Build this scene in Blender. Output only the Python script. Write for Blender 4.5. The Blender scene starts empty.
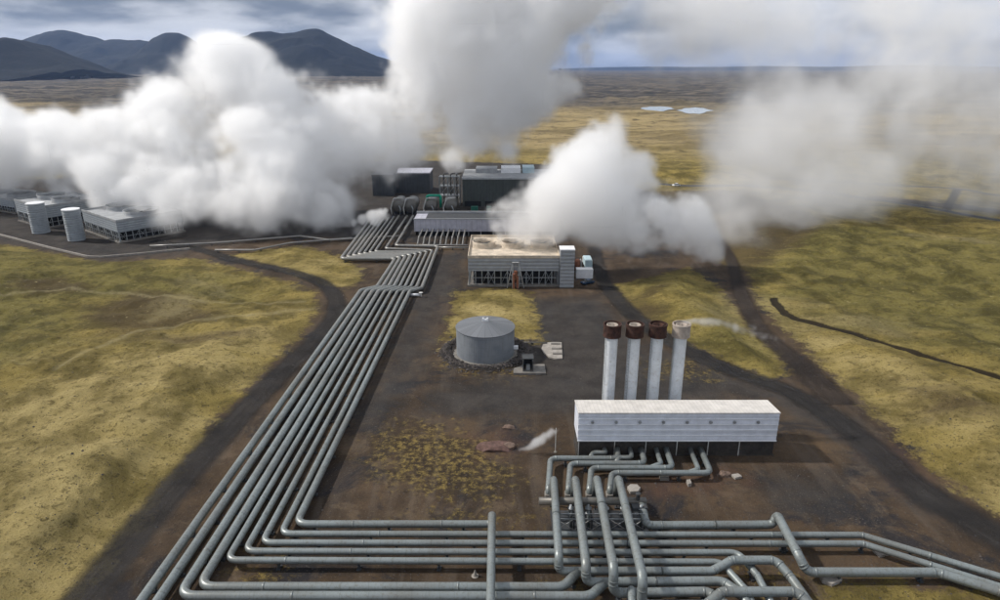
import bpy, bmesh, math, random
import numpy as np
from mathutils import Vector, Matrix
random.seed(7)
R = math.radians
S = bpy.context.scene
C = S.collection

# ------------------------------------------------------------------ camera
H = 65.0
F = 667.0
TH = math.atan(232.0 / F)
HAZE = 2.6e-5
cam = bpy.data.cameras.new('camera')
cam.sensor_width = 36
cam.lens = 36 * F / 1000
cam.clip_start = 1
cam.clip_end = 90000
co = bpy.data.objects.new('camera', cam)
C.objects.link(co)
co.location = (0, 0, H)
co.rotation_euler = (math.pi / 2 - TH, 0, 0)
S.camera = co
FWD = Vector((0, math.cos(TH), -math.sin(TH)))
UP = Vector((0, math.sin(TH), math.cos(TH)))
RT = Vector((1, 0, 0))


def ray(px, py):
    return RT * ((px - 500) / F) + UP * ((300 - py) / F) + FWD


def G(px, py, z=0.0):
    d = ray(px, py)
    return Vector((0, 0, H)) + d * ((z - H) / d.z)


def AT(px, py, Y):
    d = ray(px, py)
    return Vector((0, 0, H)) + d * (Y / d.y)


# ------------------------------------------------------------------ helpers
def tag(o, label=None, cat=None, group=None, kind=None):
    if label: o['label'] = label
    if cat: o['category'] = cat
    if group: o['group'] = group
    if kind: o['kind'] = kind
    return o


def empty(name, loc=(0, 0, 0), rz=0, **k):
    o = bpy.data.objects.new(name, None)
    C.objects.link(o)
    o.location = loc
    o.rotation_euler = (0, 0, rz)
    o.empty_display_size = 1
    return tag(o, **k)


def finish(name, bm, mat, parent=None, smooth=False, bevel=0):
    if bevel:
        bmesh.ops.bevel(bm, geom=[e for e in bm.edges], offset=bevel, segments=1, affect='EDGES')
    me = bpy.data.meshes.new(name)
    bmesh.ops.recalc_face_normals(bm, faces=bm.faces)
    bm.to_mesh(me)
    bm.free()
    if smooth:
        for p in me.polygons: p.use_smooth = True
    if mat: me.materials.append(mat)
    o = bpy.data.objects.new(name, me)
    C.objects.link(o)
    if parent: o.parent = parent
    return o


def box(bm, x0, x1, y0, y1, z0, z1, M=None):
    vs = [bm.verts.new((x, y, z)) for x in (x0, x1) for y in (y0, y1) for z in (z0, z1)]
    for f in ((0, 1, 3, 2), (4, 6, 7, 5), (0, 4, 5, 1), (2, 3, 7, 6), (0, 2, 6, 4), (1, 5, 7, 3)):
        bm.faces.new([vs[i] for i in f])
    if M is not None:
        for v in vs: v.co = M @ v.co
    return vs


def prism(bm, pts, z0, z1):
    a = [bm.verts.new((p[0], p[1], z0)) for p in pts]
    b = [bm.verts.new((p[0], p[1], z1)) for p in pts]
    n = len(pts)
    bm.faces.new(a[::-1]); bm.faces.new(b)
    for i in range(n):
        bm.faces.new((a[i], a[(i + 1) % n], b[(i + 1) % n], b[i]))


def lathe(bm, prof, n=32, c=(0, 0, 0)):
    rings = []
    for r, z in prof:
        if r < 1e-4:
            rings.append([bm.verts.new((c[0], c[1], c[2] + z))])
        else:
            rings.append([bm.verts.new((c[0] + r * math.cos(2 * math.pi * i / n), c[1] + r * math.sin(2 * math.pi * i / n), c[2] + z)) for i in range(n)])
    for a, b in zip(rings, rings[1:]):
        for i in range(n):
            j = (i + 1) % n
            if len(a) == 1 and len(b) == 1: continue
            if len(a) == 1: bm.faces.new((a[0], b[i], b[j]))
            elif len(b) == 1: bm.faces.new((a[i], a[j], b[0]))
            else: bm.faces.new((a[i], a[j], b[j], b[i]))
    return rings


def fillet(pts, rad):
    pts = [Vector(p) for p in pts]
    out = [pts[0]]
    for i in range(1, len(pts) - 1):
        p, a, b = pts[i], pts[i - 1], pts[i + 1]
        u, v = (a - p), (b - p)
        lu, lv = u.length, v.length
        u.normalize(); v.normalize()
        ang = u.angle(v)
        if ang > math.pi - 0.02:
            out.append(p); continue
        t = min(rad / math.tan(ang / 2), lu * .48, lv * .48)
        n = 7
        for k in range(n + 1):
            s = k / n
            q = (p + u * t) * (1 - s) ** 2 + p * 2 * s * (1 - s) + (p + v * t) * s ** 2
            out.append(q)
    out.append(pts[-1])
    return out


def tube(bm, pts, r, n=14, rad=2.2, caps=True, lay=None, seg=6.0):
    P = fillet(pts, rad)
    # subdivide long runs
    Q = [P[0]]
    for a, b in zip(P, P[1:]):
        k = max(1, int((b - a).length / seg))
        for i in range(1, k + 1): Q.append(a.lerp(b, i / k))
    P = Q
    T = []
    for i in range(len(P)):
        a = P[max(0, i - 1)]; b = P[min(len(P) - 1, i + 1)]
        T.append((b - a).normalized())
    up = Vector((0, 0, 1))
    if abs(T[0].dot(up)) > .95: up = Vector((0, 1, 0))
    nrm = (up - T[0] * up.dot(T[0])).normalized()
    s = 0
    prev = None
    for i, p in enumerate(P):
        if i:
            s += (P[i] - P[i - 1]).length
            nrm = (nrm - T[i] * nrm.dot(T[i])).normalized()
        bn = T[i].cross(nrm)
        ring = [bm.verts.new(p + (nrm * math.cos(2 * math.pi * k / n) + bn * math.sin(2 * math.pi * k / n)) * r) for k in range(n)]
        if lay is not None:
            for v in ring: v[lay] = s
        if prev:
            for k in range(n):
                f = bm.faces.new((prev[k], prev[(k + 1) % n], ring[(k + 1) % n], ring[k])); f.smooth = True
        elif caps:
            bm.faces.new(ring[::-1])
        prev = ring
    if caps: bm.faces.new(prev)
    return P


def bar(bm, a, b, w, n=4):
    tube(bm, [a, b], w * .7, n=n, seg=1e9)


# ------------------------------------------------------------------ materials
class NT:
    def __init__(s, name, vol=False):
        s.m = bpy.data.materials.new(name)
        s.m.use_nodes = True
        s.t = s.m.node_tree
        s.t.nodes.clear()
        s.out = s.t.nodes.new('ShaderNodeOutputMaterial')

    def n(s, typ, ins=None, **props):
        nd = s.t.nodes.new(typ)
        for k, v in props.items(): setattr(nd, k, v)
        for k, v in (ins or {}).items():
            if isinstance(v, bpy.types.NodeSocket): s.t.links.new(v, nd.inputs[k])
            else: nd.inputs[k].default_value = v
        return nd

    def noise(s, scale, detail=6, rough=.6, vec=None, dist=0, w=None):
        i = {'Scale': scale, 'Detail': detail, 'Roughness': rough, 'Distortion': dist}
        if vec is not None: i['Vector'] = vec
        return s.n('ShaderNodeTexNoise', i).outputs['Fac']

    def ramp(s, fac, a, b, lo=0.0, hi=1.0):
        return s.n('ShaderNodeMapRange', {'Value': fac, 'From Min': a, 'From Max': b, 'To Min': lo, 'To Max': hi}, interpolation_type='SMOOTHSTEP').outputs[0]

    def mix(s, fac, a, b, blend='MIX'):
        nd = s.t.nodes.new('ShaderNodeMix')
        nd.data_type = 'RGBA'; nd.blend_type = blend
        for sock, v in ((nd.inputs[0], fac), (nd.inputs[6], a), (nd.inputs[7], b)):
            if isinstance(v, bpy.types.NodeSocket): s.t.links.new(v, sock)
            elif isinstance(v, (int, float)): sock.default_value = v
            else: sock.default_value = (*v, 1)
        return nd.outputs[2]

    def math(s, op, a, b=0.0, c=0.0):
        nd = s.t.nodes.new('ShaderNodeMath'); nd.operation = op
        for i, v in enumerate((a, b, c)):
            if isinstance(v, bpy.types.NodeSocket): s.t.links.new(v, nd.inputs[i])
            else: nd.inputs[i].default_value = v
        return nd.outputs[0]

    def attr(s, name):
        return s.n('ShaderNodeAttribute', attribute_name=name).outputs['Fac']

    def pos(s):
        return s.n('ShaderNodeNewGeometry').outputs['Position']

    def obj(s):
        return s.n('ShaderNodeTexCoord').outputs['Object']

    def bsdf(s, color, rough=.7, metal=0, bump=None, bstr=.5, bdist=.1, alpha=None, spec=.4):
        i = {'Base Color': color if isinstance(color, bpy.types.NodeSocket) else (*color, 1), 'Roughness': rough, 'Metallic': metal, 'Specular IOR Level': spec}
        b = s.n('ShaderNodeBsdfPrincipled', i)
        if bump is not None:
            bp = s.n('ShaderNodeBump', {'Height': bump, 'Strength': bstr, 'Distance': bdist})
            s.t.links.new(bp.outputs[0], b.inputs['Normal'])
        if alpha is not None: s.t.links.new(alpha, b.inputs['Alpha'])
        s.t.links.new(b.outputs[0], s.out.inputs['Surface'])
        return s.m


def simple(name, col, rough=.7, metal=0, var=.25, scale=.8, dirt=None):
    t = NT(name)
    p = t.pos()
    n1 = t.noise(scale, 6, .65, p)
    c = t.mix(t.ramp(n1, .3, .7), tuple(x * (1 - var) for x in col), tuple(min(1, x * (1 + var * .6)) for x in col))
    if dirt:
        n2 = t.noise(scale * 3, 8, .7, p)
        c = t.mix(t.ramp(n2, .52, .72, 0, .7), c, dirt)
    return t.bsdf(c, rough, metal, bump=n1, bstr=.2, bdist=.05)


def corrugated(name, col, rough=.45, metal=.0, axis=2, freq=6.0, depth=.06, streak=(0.25, .22, .18)):
    """sheet cladding with ribs along an axis, plus stains"""
    t = NT(name)
    p = t.obj()
    sx = t.n('ShaderNodeSeparateXYZ', {'Vector': p}).outputs
    h = t.math('SINE', t.math('MULTIPLY', sx[axis], freq))
    n1 = t.noise(.5, 6, .6, p)
    st = t.n('ShaderNodeMapping', {'Vector': p, 'Scale': (1.6, 1.6, .12)}).outputs[0]
    n2 = t.noise(1.6, 6, .7, st)
    c = t.mix(t.ramp(n1, .3, .7), tuple(x * .86 for x in col), tuple(min(1, x * 1.08) for x in col))
    c = t.mix(t.ramp(h, .6, 1.0, 0, .22), c, tuple(x * .45 for x in col))
    c = t.mix(t.ramp(n2, .55, .8, 0, .35), c, streak)
    return t.bsdf(c, rough, metal, bump=h, bstr=.6, bdist=depth)


def pipe_mat(name, col, col2, age=False):
    t = NT(name)
    p = t.pos()
    s = t.attr('s')
    cell = t.math('FLOOR', t.math('MULTIPLY', s, .55))
    wn = t.n('ShaderNodeTexWhiteNoise', {'W': cell}, noise_dimensions='1D').outputs['Value']
    fr = t.math('FRACT', t.math('MULTIPLY', s, .55))
    seam = t.math('LESS_THAN', fr, .055)
    n1 = t.noise(.12, 5, .6, p)
    n2 = t.noise(2.5, 6, .7, p)
    c = t.mix(t.ramp(n1, .38, .66), col, col2)
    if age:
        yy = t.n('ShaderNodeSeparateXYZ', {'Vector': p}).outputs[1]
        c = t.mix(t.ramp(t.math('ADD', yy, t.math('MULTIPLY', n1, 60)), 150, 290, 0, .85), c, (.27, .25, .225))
    c = t.mix(t.math('MULTIPLY', wn, .35), c, tuple(x * .68 for x in col))
    c = t.mix(t.ramp(n2, .47, .75, 0, .65), c, (.10, .082, .062))
    c = t.mix(t.math('MULTIPLY', seam, .22), c, (.06, .06, .06))
    return t.bsdf(c, t.ramp(n2, .3, .7, .30, .52), .35, bump=n2, bstr=.2, bdist=.03, spec=.5)


M = {}
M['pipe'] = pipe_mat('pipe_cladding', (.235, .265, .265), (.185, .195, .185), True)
M['pipe_far'] = pipe_mat('pipe_cladding_weathered', (.30, .29, .27), (.24, .235, .225))
M['pipe_dark'] = pipe_mat('pipe_cladding_stained', (.17, .165, .15), (.13, .12, .105))
M['steel'] = simple('galvanised_steel', (.32, .34, .35), .5, .4)
M['steel_dark'] = simple('dark_steel', (.05, .055, .06), .6, .2, dirt=(.1, .06, .035))
M['steel_pale'] = simple('pale_painted_steel', (.5, .5, .48), .6, 0, dirt=(.25, .17, .1))
M['concrete'] = simple('concrete', (.19, .178, .16), .9, 0, dirt=(.15, .13, .11))
M['concrete_pale'] = simple('pale_concrete', (.30, .275, .245), .9, 0, dirt=(.15, .125, .10))
M['white_clad'] = corrugated('white_sheet_cladding', (.66, .69, .76), .45, 0, 2, 4.2, .05)
M['white_roof'] = corrugated('white_sheet_roof', (.60, .57, .53), .6, 0, 0, 9, .012, (.42, .38, .33))
M['stack_white'] = simple('white_stack_paint', (.66, .69, .71), .45, 0, .12, .6, dirt=(.4, .38, .34))
M['rust'] = simple('rusted_steel', (.052, .022, .015), .9, 0, .6, 1.3, dirt=(.018, .011, .009))
M['rust_pale'] = simple('pale_rusted_steel', (.36, .31, .265), .9, 0, .2, 1.3, dirt=(.24, .18, .14))
M['rust_light'] = simple('light_rusted_steel', (.24, .10, .06), .85, 0, .4, 1.5)
M['grey_clad'] = corrugated('grey_sheet_cladding', (.30, .315, .33), .5, .0, 2, 5.5, .08)
M['grey_clad_fine'] = corrugated('grey_sheet_cladding_fine', (.29, .32, .345), .5, .0, 2, 7, .1)
M['lavender'] = corrugated('pale_grey_wall_panel', (.42, .42, .48), .5, 0, 0, 3, .03)
M['dark_hall'] = corrugated('dark_green_grey_panel', (.055, .065, .062), .6, 0, 0, 4, .05)
M['dark_hall_blue'] = corrugated('dark_blue_grey_panel', (.06, .07, .085), .6, 0, 0, 4, .05)
M['grey_roof'] = simple('grey_membrane_roof', (.33, .34, .35), .8, 0, .2, .3)
M['beige_roof'] = simple('beige_deck_roof', (.56, .48, .38), .85, 0, .3, .35, dirt=(.22, .18, .14))
M['black'] = simple('dark_opening', (.012, .013, .015), .9)
M['tank'] = None
M['green'] = simple('green_paint', (.01, .30, .19), .45)
M['green_dark'] = simple('dark_green_paint', (.015, .11, .08), .5)
M['white'] = simple('white_paint', (.75, .76, .78), .45, 0, .08)
M['blue_pale'] = simple('pale_blue_paint', (.42, .55, .60), .45, 0, .1)
M['car_blue'] = simple('dark_blue_car_paint', (.03, .06, .11), .25, .3, .05)
M['glass'] = simple('dark_window_glass', (.02, .03, .035), .08)
M['tyre'] = simple('black_rubber', (.02, .02, .02), .9)
M['scorched'] = simple('scorched_soil', (.12, .070, .058), .95, 0, .4, 1.2, dirt=(.05, .035, .02))
M['rock'] = simple('lava_rock', (.07, .06, .055), .95, 0, .5, 1.5)
M['rock_brown'] = simple('brown_rock', (.16, .11, .085), .95, 0, .4, 2.5, dirt=(.07, .05, .04))

t = NT('tank_sheet')
p = t.obj()
sx = t.n('ShaderNodeSeparateXYZ', {'Vector': p}).outputs
ang = t.math('ARCTAN2', sx[1], sx[0])
h = t.math('SINE', t.math('MULTIPLY', ang, 96))
n1 = t.noise(.35, 5, .6, p)
ns = t.noise(1.5, 5, .6, t.n('ShaderNodeMapping', {'Vector': p, 'Scale': (1.5, 1.5, .1)}).outputs[0])
c = t.mix(t.ramp(n1, .3, .7), (.19, .21, .235), (.25, .27, .29))
c = t.mix(t.ramp(ns, .5, .8, 0, .5), c, (.14, .14, .145))
ringz = t.math('LESS_THAN', t.math('FRACT', t.math('MULTIPLY', sx[2], .5)), .03)
c = t.mix(t.math('MULTIPLY', ringz, .3), c, (.1, .1, .1))
M['tank'] = t.bsdf(c, .5, .15, bump=h, bstr=.4, bdist=.05)
t = NT('tank_roof_sheet')
p = t.obj()
sx = t.n('ShaderNodeSeparateXYZ', {'Vector': p}).outputs
ang = t.math('ARCTAN2', sx[1], sx[0])
fr = t.math('FRACT', t.math('MULTIPLY', ang, 24 / (2 * math.pi)))
seam = t.math('LESS_THAN', fr, .07)
wn = t.n('ShaderNodeTexWhiteNoise', {'W': t.math('FLOOR', t.math('MULTIPLY', ang, 24 / (2 * math.pi)))}, noise_dimensions='1D').outputs['Value']
c = t.mix(wn, (.12, .128, .14), (.17, .18, .195))
c = t.mix(seam, c, (.1, .105, .11))
M['tank_roof'] = t.bsdf(c, .55, .1)

# ------------------------------------------------------------------ terrain
def polyW(pp, z=0):
    return np.array([[v.x, v.y] for v in (G(a, b, z) for a, b in pp)])


def sdist(X, Y, poly):
    """signed distance, + inside"""
    px = poly[:, 0]; py = poly[:, 1]
    n = len(poly)
    best = np.full(X.shape, 1e12)
    ins = np.zeros(X.shape, bool)
    for i in range(n):
        x0, y0 = px[i], py[i]; x1, y1 = px[(i + 1) % n], py[(i + 1) % n]
        dx, dy = x1 - x0, y1 - y0
        tt = np.clip(((X - x0) * dx + (Y - y0) * dy) / (dx * dx + dy * dy + 1e-9), 0, 1)
        d = (X - x0 - tt * dx) ** 2 + (Y - y0 - tt * dy) ** 2
        best = np.minimum(best, d)
        c = ((y0 > Y) != (y1 > Y)) & (X < (x1 - x0) * (Y - y0) / (y1 - y0 + 1e-12) + x0)
        ins ^= c
    d = np.sqrt(best)
    return np.where(ins, d, -d)


def linedist(X, Y, pts):
    best = np.full(X.shape, 1e12)
    for (x0, y0), (x1, y1) in zip(pts, pts[1:]):
        dx, dy = x1 - x0, y1 - y0
        tt = np.clip(((X - x0) * dx + (Y - y0) * dy) / (dx * dx + dy * dy + 1e-9), 0, 1)
        best = np.minimum(best, (X - x0 - tt * dx) ** 2 + (Y - y0 - tt * dy) ** 2)
    return np.sqrt(best)


rng = np.random.RandomState(3)
_perm = rng.rand(256, 256).astype(np.float64)


def vnoise(X, Y, s, off=0):
    x = X / s + off * 17.3; y = Y / s + off * 31.7
    xi = np.floor(x).astype(np.int64); yi = np.floor(y).astype(np.int64)
    fx = x - xi; fy = y - yi
    fx = fx * fx * fx * (fx * (fx * 6 - 15) + 10); fy = fy * fy * fy * (fy * (fy * 6 - 15) + 10)
    a = _perm[xi % 256, yi % 256]; b = _perm[(xi + 1) % 256, yi % 256]
    c = _perm[xi % 256, (yi + 1) % 256]; d = _perm[(xi + 1) % 256, (yi + 1) % 256]
    return (a * (1 - fx) + b * fx) * (1 - fy) + (c * (1 - fx) + d * fx) * fy - .5


def fbm(X, Y, s, o=4, off=0):
    r = 0; a = 1
    for i in range(o):
        r = r + a * vnoise(X, Y, s, off + i); a *= .5; s *= .5
    return r


MOSS = [
    # left plain
    [(80, 604), (150, 512), (222, 415), (300, 335), (316, 312), (316, 296), (295, 283), (235, 268), (196, 258), (100, 262), (0, 244), (-200, 205), (-900, 240), (-900, 700), (-100, 800), (0, 700)],
    # patch by the pipe shift
    [(226, 256), (262, 250), (300, 246), (340, 256), (362, 270), (360, 281), (346, 289), (318, 283), (280, 268)],
    # behind the tank
    [(456, 291), (500, 288), (528, 292), (536, 312), (541, 341), (520, 343), (470, 350), (447, 356), (448, 325)],
    # middle right
    [(612, 286), (690, 268), (722, 290), (742, 318), (776, 352), (790, 374), (762, 378), (715, 355), (660, 330), (628, 305)],
    # right plain
    [(748, 268), (757, 300), (776, 322), (836, 378), (886, 424), (930, 468), (968, 496), (1010, 520), (1500, 700), (1600, 236), (1000, 214), (870, 200), (790, 215)],
    [(826, 590), (860, 583), (905, 582), (940, 590), (1000, 596), (1200, 640), (800, 640)],
    # beyond the road, far plain
    [(1600, 230), (1000, 209), (870, 195), (780, 190), (700, 170), (560, 165), (400, 160), (200, 175), (0, 180), (-600, 175), (-2500, 100), (-2500, 71), (3500, 71), (3500, 200)],
    [(600, 160), (740, 160), (870, 196), (830, 230), (748, 272), (715, 262), (700, 240), (664, 196), (630, 186)],
]
SPARSE = [  # thin moss on gravel
    [(368, 440), (390, 424), (440, 420), (475, 434), (505, 452), (520, 478), (500, 498), (455, 500), (410, 494), (368, 478)],
    [(640, 360), (690, 358), (722, 374), (715, 382), (650, 378)],
    [(446, 352), (470, 366), (530, 368), (530, 376), (470, 376), (440, 366)],
    [(232, 565), (292, 560), (270, 590), (225, 592)],
    [(560, 570), (600, 566), (590, 596), (550, 590)],
    [(390, 520), (470, 508), (530, 512), (540, 522), (400, 523)],
    [(730, 562), (800, 566), (820, 600), (740, 600)],
]
DARK = [  # dark compacted / asphalt pads
    [(-200, 205), (0, 243), (95, 261), (190, 253), (215, 244), (300, 238), (420, 240), (470, 236), (700, 236), (700, 150), (-200, 150)],
    [(490, 300), (600, 296), (640, 345), (735, 372), (820, 400), (900, 460), (960, 520), (900, 500), (830, 440), (760, 400), (620, 410), (520, 420), (420, 420), (430, 390), (520, 372)],
    [(765, 476), (840, 478), (852, 500), (820, 516), (770, 510)],
    [(414, 262), (462, 250), (462, 290), (445, 300), (420, 380), (360, 440), (350, 420), (400, 320)],
]
RUST = [
    [(470, 437), (500, 432), (520, 445), (510, 455), (480, 455)],
    [(845, 430), (905, 450), (935, 480), (900, 490)],
    [(640, 470), (740, 470), (745, 480), (650, 500)],
]
roads = {
    'left_track': ([(50, 640), (115, 560), (190, 470), (270, 384), (325, 330), (337, 305), (325, 285), (290, 272), (235, 260), (200, 250), (150, 240)], [6.8, 6.8, 6.8, 6.6, 6.4, 6.2, 6, 6, 6, 5.5, 5]),
    'right_track': ([(1090, 600), (1000, 538), (920, 490), (850, 430), (790, 392), (740, 374), (690, 352), (645, 325), (618, 300), (603, 280), (597, 262), (594, 245)], [8, 8, 8, 7, 6.5, 6.5, 6.5, 6.5, 6.5, 6, 6, 6]),
    'back_track': ([(840, 405), (800, 365), (765, 335), (748, 310), (738, 285), (732, 262), (722, 244), (712, 232)], [8, 7, 6, 5.5, 5, 5, 5, 5]),
    'far_road': ([(1300, 262), (1000, 220.5), (930, 208), (870, 199), (800, 190), (745, 186), (690, 186), (655, 184)], [6] * 8),
    'upper_road': ([(1060, 203), (1000, 196), (957, 189), (900, 186), (840, 182), (760, 178)], [5] * 6),
    'side_road': ([(945, 212), (949, 205), (953, 198), (957, 191), (959, 189)], [6] * 5),
}
POND = [[(640, 107.5), (655, 106.3), (672, 107), (676, 109.3), (664, 111.6), (646, 110.8)], [(676, 110.5), (690, 107.6), (706, 107.8), (713, 110.8), (700, 114.2), (682, 113.6)]]
DITCH = [(776, 300), (777, 306), (783, 314), (800, 321), (850, 336), (900, 351), (950, 368), (1000, 382), (1100, 412)]

ys = [-40 + 100 * i / 60 for i in range(60)]
y = 60.0
while y < 420:
    ys.append(y); y += .0032 * (y + 20)
while y < 40000:
    ys.append(y); y += .012 * (y + 60) if y < 2500 else .02 * y
ys = np.array(ys + [43000.0])
us = np.linspace(-1.15, 1.15, 760)
V_, U_ = np.meshgrid(ys, us, indexing='ij')
X = U_ * (V_ + 60); Y = V_
near = (Y < 900)
moss = np.full(X.shape, -30.0)
for pg in MOSS:
    moss = np.maximum(moss, np.clip(sdist(X, Y, polyW(pg)), -30, 30))
sparse = np.full(X.shape, -30.0)
for pg in SPARSE:
    sparse = np.maximum(sparse, np.clip(sdist(X, Y, polyW(pg)), -30, 30))
dark = np.full(X.shape, -30.0)
for pg in DARK:
    dark = np.maximum(dark, np.clip(sdist(X, Y, polyW(pg)), -30, 30))
rust = np.full(X.shape, -30.0)
for pg in RUST:
    rust = np.maximum(rust, np.clip(sdist(X, Y, polyW(pg)), -30, 30))


def terrain_h(X, Y, moss):
    m = np.clip(moss / 16.0, 0, 1)
    m = m * m * (3 - 2 * m)
    far = np.clip((Y - 500) / 1500, 0, 1)
    h = 1.1 * fbm(X, Y, 4.5, 4, 1) * (1 - far) + 5.0 * fbm(X, Y, 80, 2, 5)
    h = h + np.abs(fbm(X, Y, 26, 2, 9)) * 1.3 * (1 - far)
    lava = np.clip((Y - 700) / 700, 0, 1)
    h = h + lava * (np.abs(fbm(X, Y, 60, 4, 13)) * 8 + fbm(X, Y, 400, 3, 17) * 10)
    yard = .05 * fbm(X, Y, 9, 3, 21)
    return (h + 1.2) * m + yard


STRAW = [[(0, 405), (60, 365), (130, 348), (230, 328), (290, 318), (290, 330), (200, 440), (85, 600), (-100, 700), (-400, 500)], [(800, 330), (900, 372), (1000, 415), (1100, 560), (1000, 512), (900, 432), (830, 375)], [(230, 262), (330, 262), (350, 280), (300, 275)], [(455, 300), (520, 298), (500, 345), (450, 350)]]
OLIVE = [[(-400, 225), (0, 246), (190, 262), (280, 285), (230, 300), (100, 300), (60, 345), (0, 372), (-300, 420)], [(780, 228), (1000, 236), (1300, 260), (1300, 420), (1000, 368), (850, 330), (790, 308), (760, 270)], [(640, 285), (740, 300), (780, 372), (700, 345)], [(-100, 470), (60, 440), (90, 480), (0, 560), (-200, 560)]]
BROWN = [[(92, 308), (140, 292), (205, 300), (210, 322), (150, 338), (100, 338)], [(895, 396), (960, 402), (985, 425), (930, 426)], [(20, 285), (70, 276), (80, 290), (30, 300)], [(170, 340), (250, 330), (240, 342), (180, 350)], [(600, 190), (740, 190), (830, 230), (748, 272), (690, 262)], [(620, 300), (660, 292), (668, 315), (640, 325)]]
def multi(pgs, lim=40.0):
    a = np.full(X.shape, -lim)
    for pg in pgs: a = np.maximum(a, np.clip(sdist(X, Y, polyW(pg)), -lim, lim))
    return a
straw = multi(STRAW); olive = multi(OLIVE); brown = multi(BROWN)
PATHS = [[(60, 372), (98, 352), (140, 336), (200, 322), (260, 314), (318, 309)], [(0, 300), (70, 290), (160, 296), (240, 300), (300, 302)]]
pathd = np.full(X.shape, 50.0)
mm = (Y < 400) & (X < 0)
for pp_ in PATHS:
    pathd[mm] = np.minimum(pathd[mm], linedist(X[mm] + 2 * vnoise(X[mm], Y[mm], 12, 2), Y[mm] + 2 * vnoise(X[mm], Y[mm], 14, 6), [(a[0], a[1]) for a in polyW(pp_)]))
roadd = np.full(X.shape, 1e9)
RW = {}
for k, (pp, ww) in roads.items():
    pw = polyW(pp)
    # catmull-rom smoothing
    P = [Vector(p) for p in pw]
    P = [P[0] * 2 - P[1]] + P + [P[-1] * 2 - P[-2]]
    W = [ww[0]] + list(ww) + [ww[-1]]
    line = []
    for i in range(1, len(P) - 2):
        n = max(4, int((P[i + 1] - P[i]).length / 2.0))
        for j in range(n):
            s = j / n
            a, b, c_, d = P[i - 1], P[i], P[i + 1], P[i + 2]
            q = .5 * ((2 * b) + (c_ - a) * s + (2 * a - 5 * b + 4 * c_ - d) * s * s + (3 * b - a - 3 * c_ + d) * s ** 3)
            line.append((q.x, q.y, W[i] * (1 - s) + W[i + 1] * s))
    RW[k] = line
    sub = line[::3] + [line[-1]]
    m = Y < 700
    dd = linedist(X[m], Y[m], [(a[0], a[1]) for a in sub]) - np.mean(ww) / 2
    roadd[m] = np.minimum(roadd[m], dd)
flat = np.clip((roadd - 1) / np.where(Y > 260, 26.0, 7.0), 0, 1)
ditch_line = [(a[0], a[1]) for a in polyW(DITCH)]
dd = np.full(X.shape, 50.0)
m = (Y < 400) & (X > 0)
dd[m] = linedist(X[m] + 1.5 * vnoise(X[m], Y[m], 6, 3) + .8 * vnoise(X[m], Y[m], 2, 4), Y[m] + 2 * vnoise(X[m], Y[m], 5, 8), ditch_line)
hm = terrain_h(X, Y, moss) 
Z = hm * np.where(Y < 700, flat, 1) * np.clip(.25 + dd / 14.0, 0, 1)
pond = np.full(X.shape, -30.0)
for pg in POND:
    pond = np.maximum(pond, np.clip(sdist(X, Y, polyW(pg)), -60, 60))
Z = np.where(pond > -25, Z * np.clip(-pond / 25, 0, 1) - .4 * np.clip((pond + 2) / 6, 0, 1), Z)
Z = Z - .35 * np.exp(-(dd / 1.0) ** 2) + .15 * np.exp(-((dd - 2.0) / .9) ** 2)
# tank berm
tc = G(485.5, 352.5)
rr = np.hypot(X - tc.x, Y - tc.y)
Z = Z + .9 * np.exp(-((rr - 9.8) / 1.2) ** 2)
berm = np.exp(-((rr - 9.3) / 2.2) ** 2)

nr, nc = X.shape
me = bpy.data.meshes.new('ground')
verts = np.stack([X, Y, Z], -1).reshape(-1, 3)
idx = np.arange(nr * nc).reshape(nr, nc)
quads = np.stack([idx[:-1, :-1], idx[:-1, 1:], idx[1:, 1:], idx[1:, :-1]], -1).reshape(-1, 4)
me.vertices.add(len(verts)); me.vertices.foreach_set('co', verts.ravel().astype(np.float32))
me.loops.add(quads.size); me.loops.foreach_set('vertex_index', quads.ravel().astype(np.int32))
me.polygons.add(len(quads)); me.polygons.foreach_set('loop_start', (np.arange(len(quads)) * 4).astype(np.int32))
me.polygons.foreach_set('use_smooth', np.ones(len(quads), bool))
me.update(calc_edges=True)
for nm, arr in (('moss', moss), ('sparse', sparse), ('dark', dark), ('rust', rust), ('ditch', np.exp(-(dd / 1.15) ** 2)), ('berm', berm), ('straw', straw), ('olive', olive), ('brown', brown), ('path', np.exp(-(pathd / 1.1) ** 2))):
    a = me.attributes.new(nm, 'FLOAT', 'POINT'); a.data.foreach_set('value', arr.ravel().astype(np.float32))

t = NT('moss_and_gravel_ground')
p = t.pos()
sxyz = t.n('ShaderNodeSeparateXYZ', {'Vector': p}).outputs
dist = sxyz[1]
edge = t.math('MULTIPLY', t.math('SUBTRACT', t.noise(.22, 8, .68, p), .5), 16)
edge_s = t.math('MULTIPLY', t.math('SUBTRACT', t.noise(.35, 9, .75, p), .5), 26)
mossf = t.ramp(t.math('ADD', t.math('ADD', t.attr('moss'), edge), t.math('MULTIPLY', t.math('SUBTRACT', t.noise(1.6, 6, .75, p), .5), 9)), -1.6, 1.8)
sparsef = t.ramp(t.math('ADD', t.math('MULTIPLY', t.attr('sparse'), .6), edge_s), -1, 3.5, 0, .8)
darkf = t.ramp(t.math('ADD', t.attr('dark'), t.math('MULTIPLY', edge, 1.2)), -5, 6)
rustf = t.ramp(t.math('ADD', t.attr('rust'), edge), -3, 3)
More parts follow.
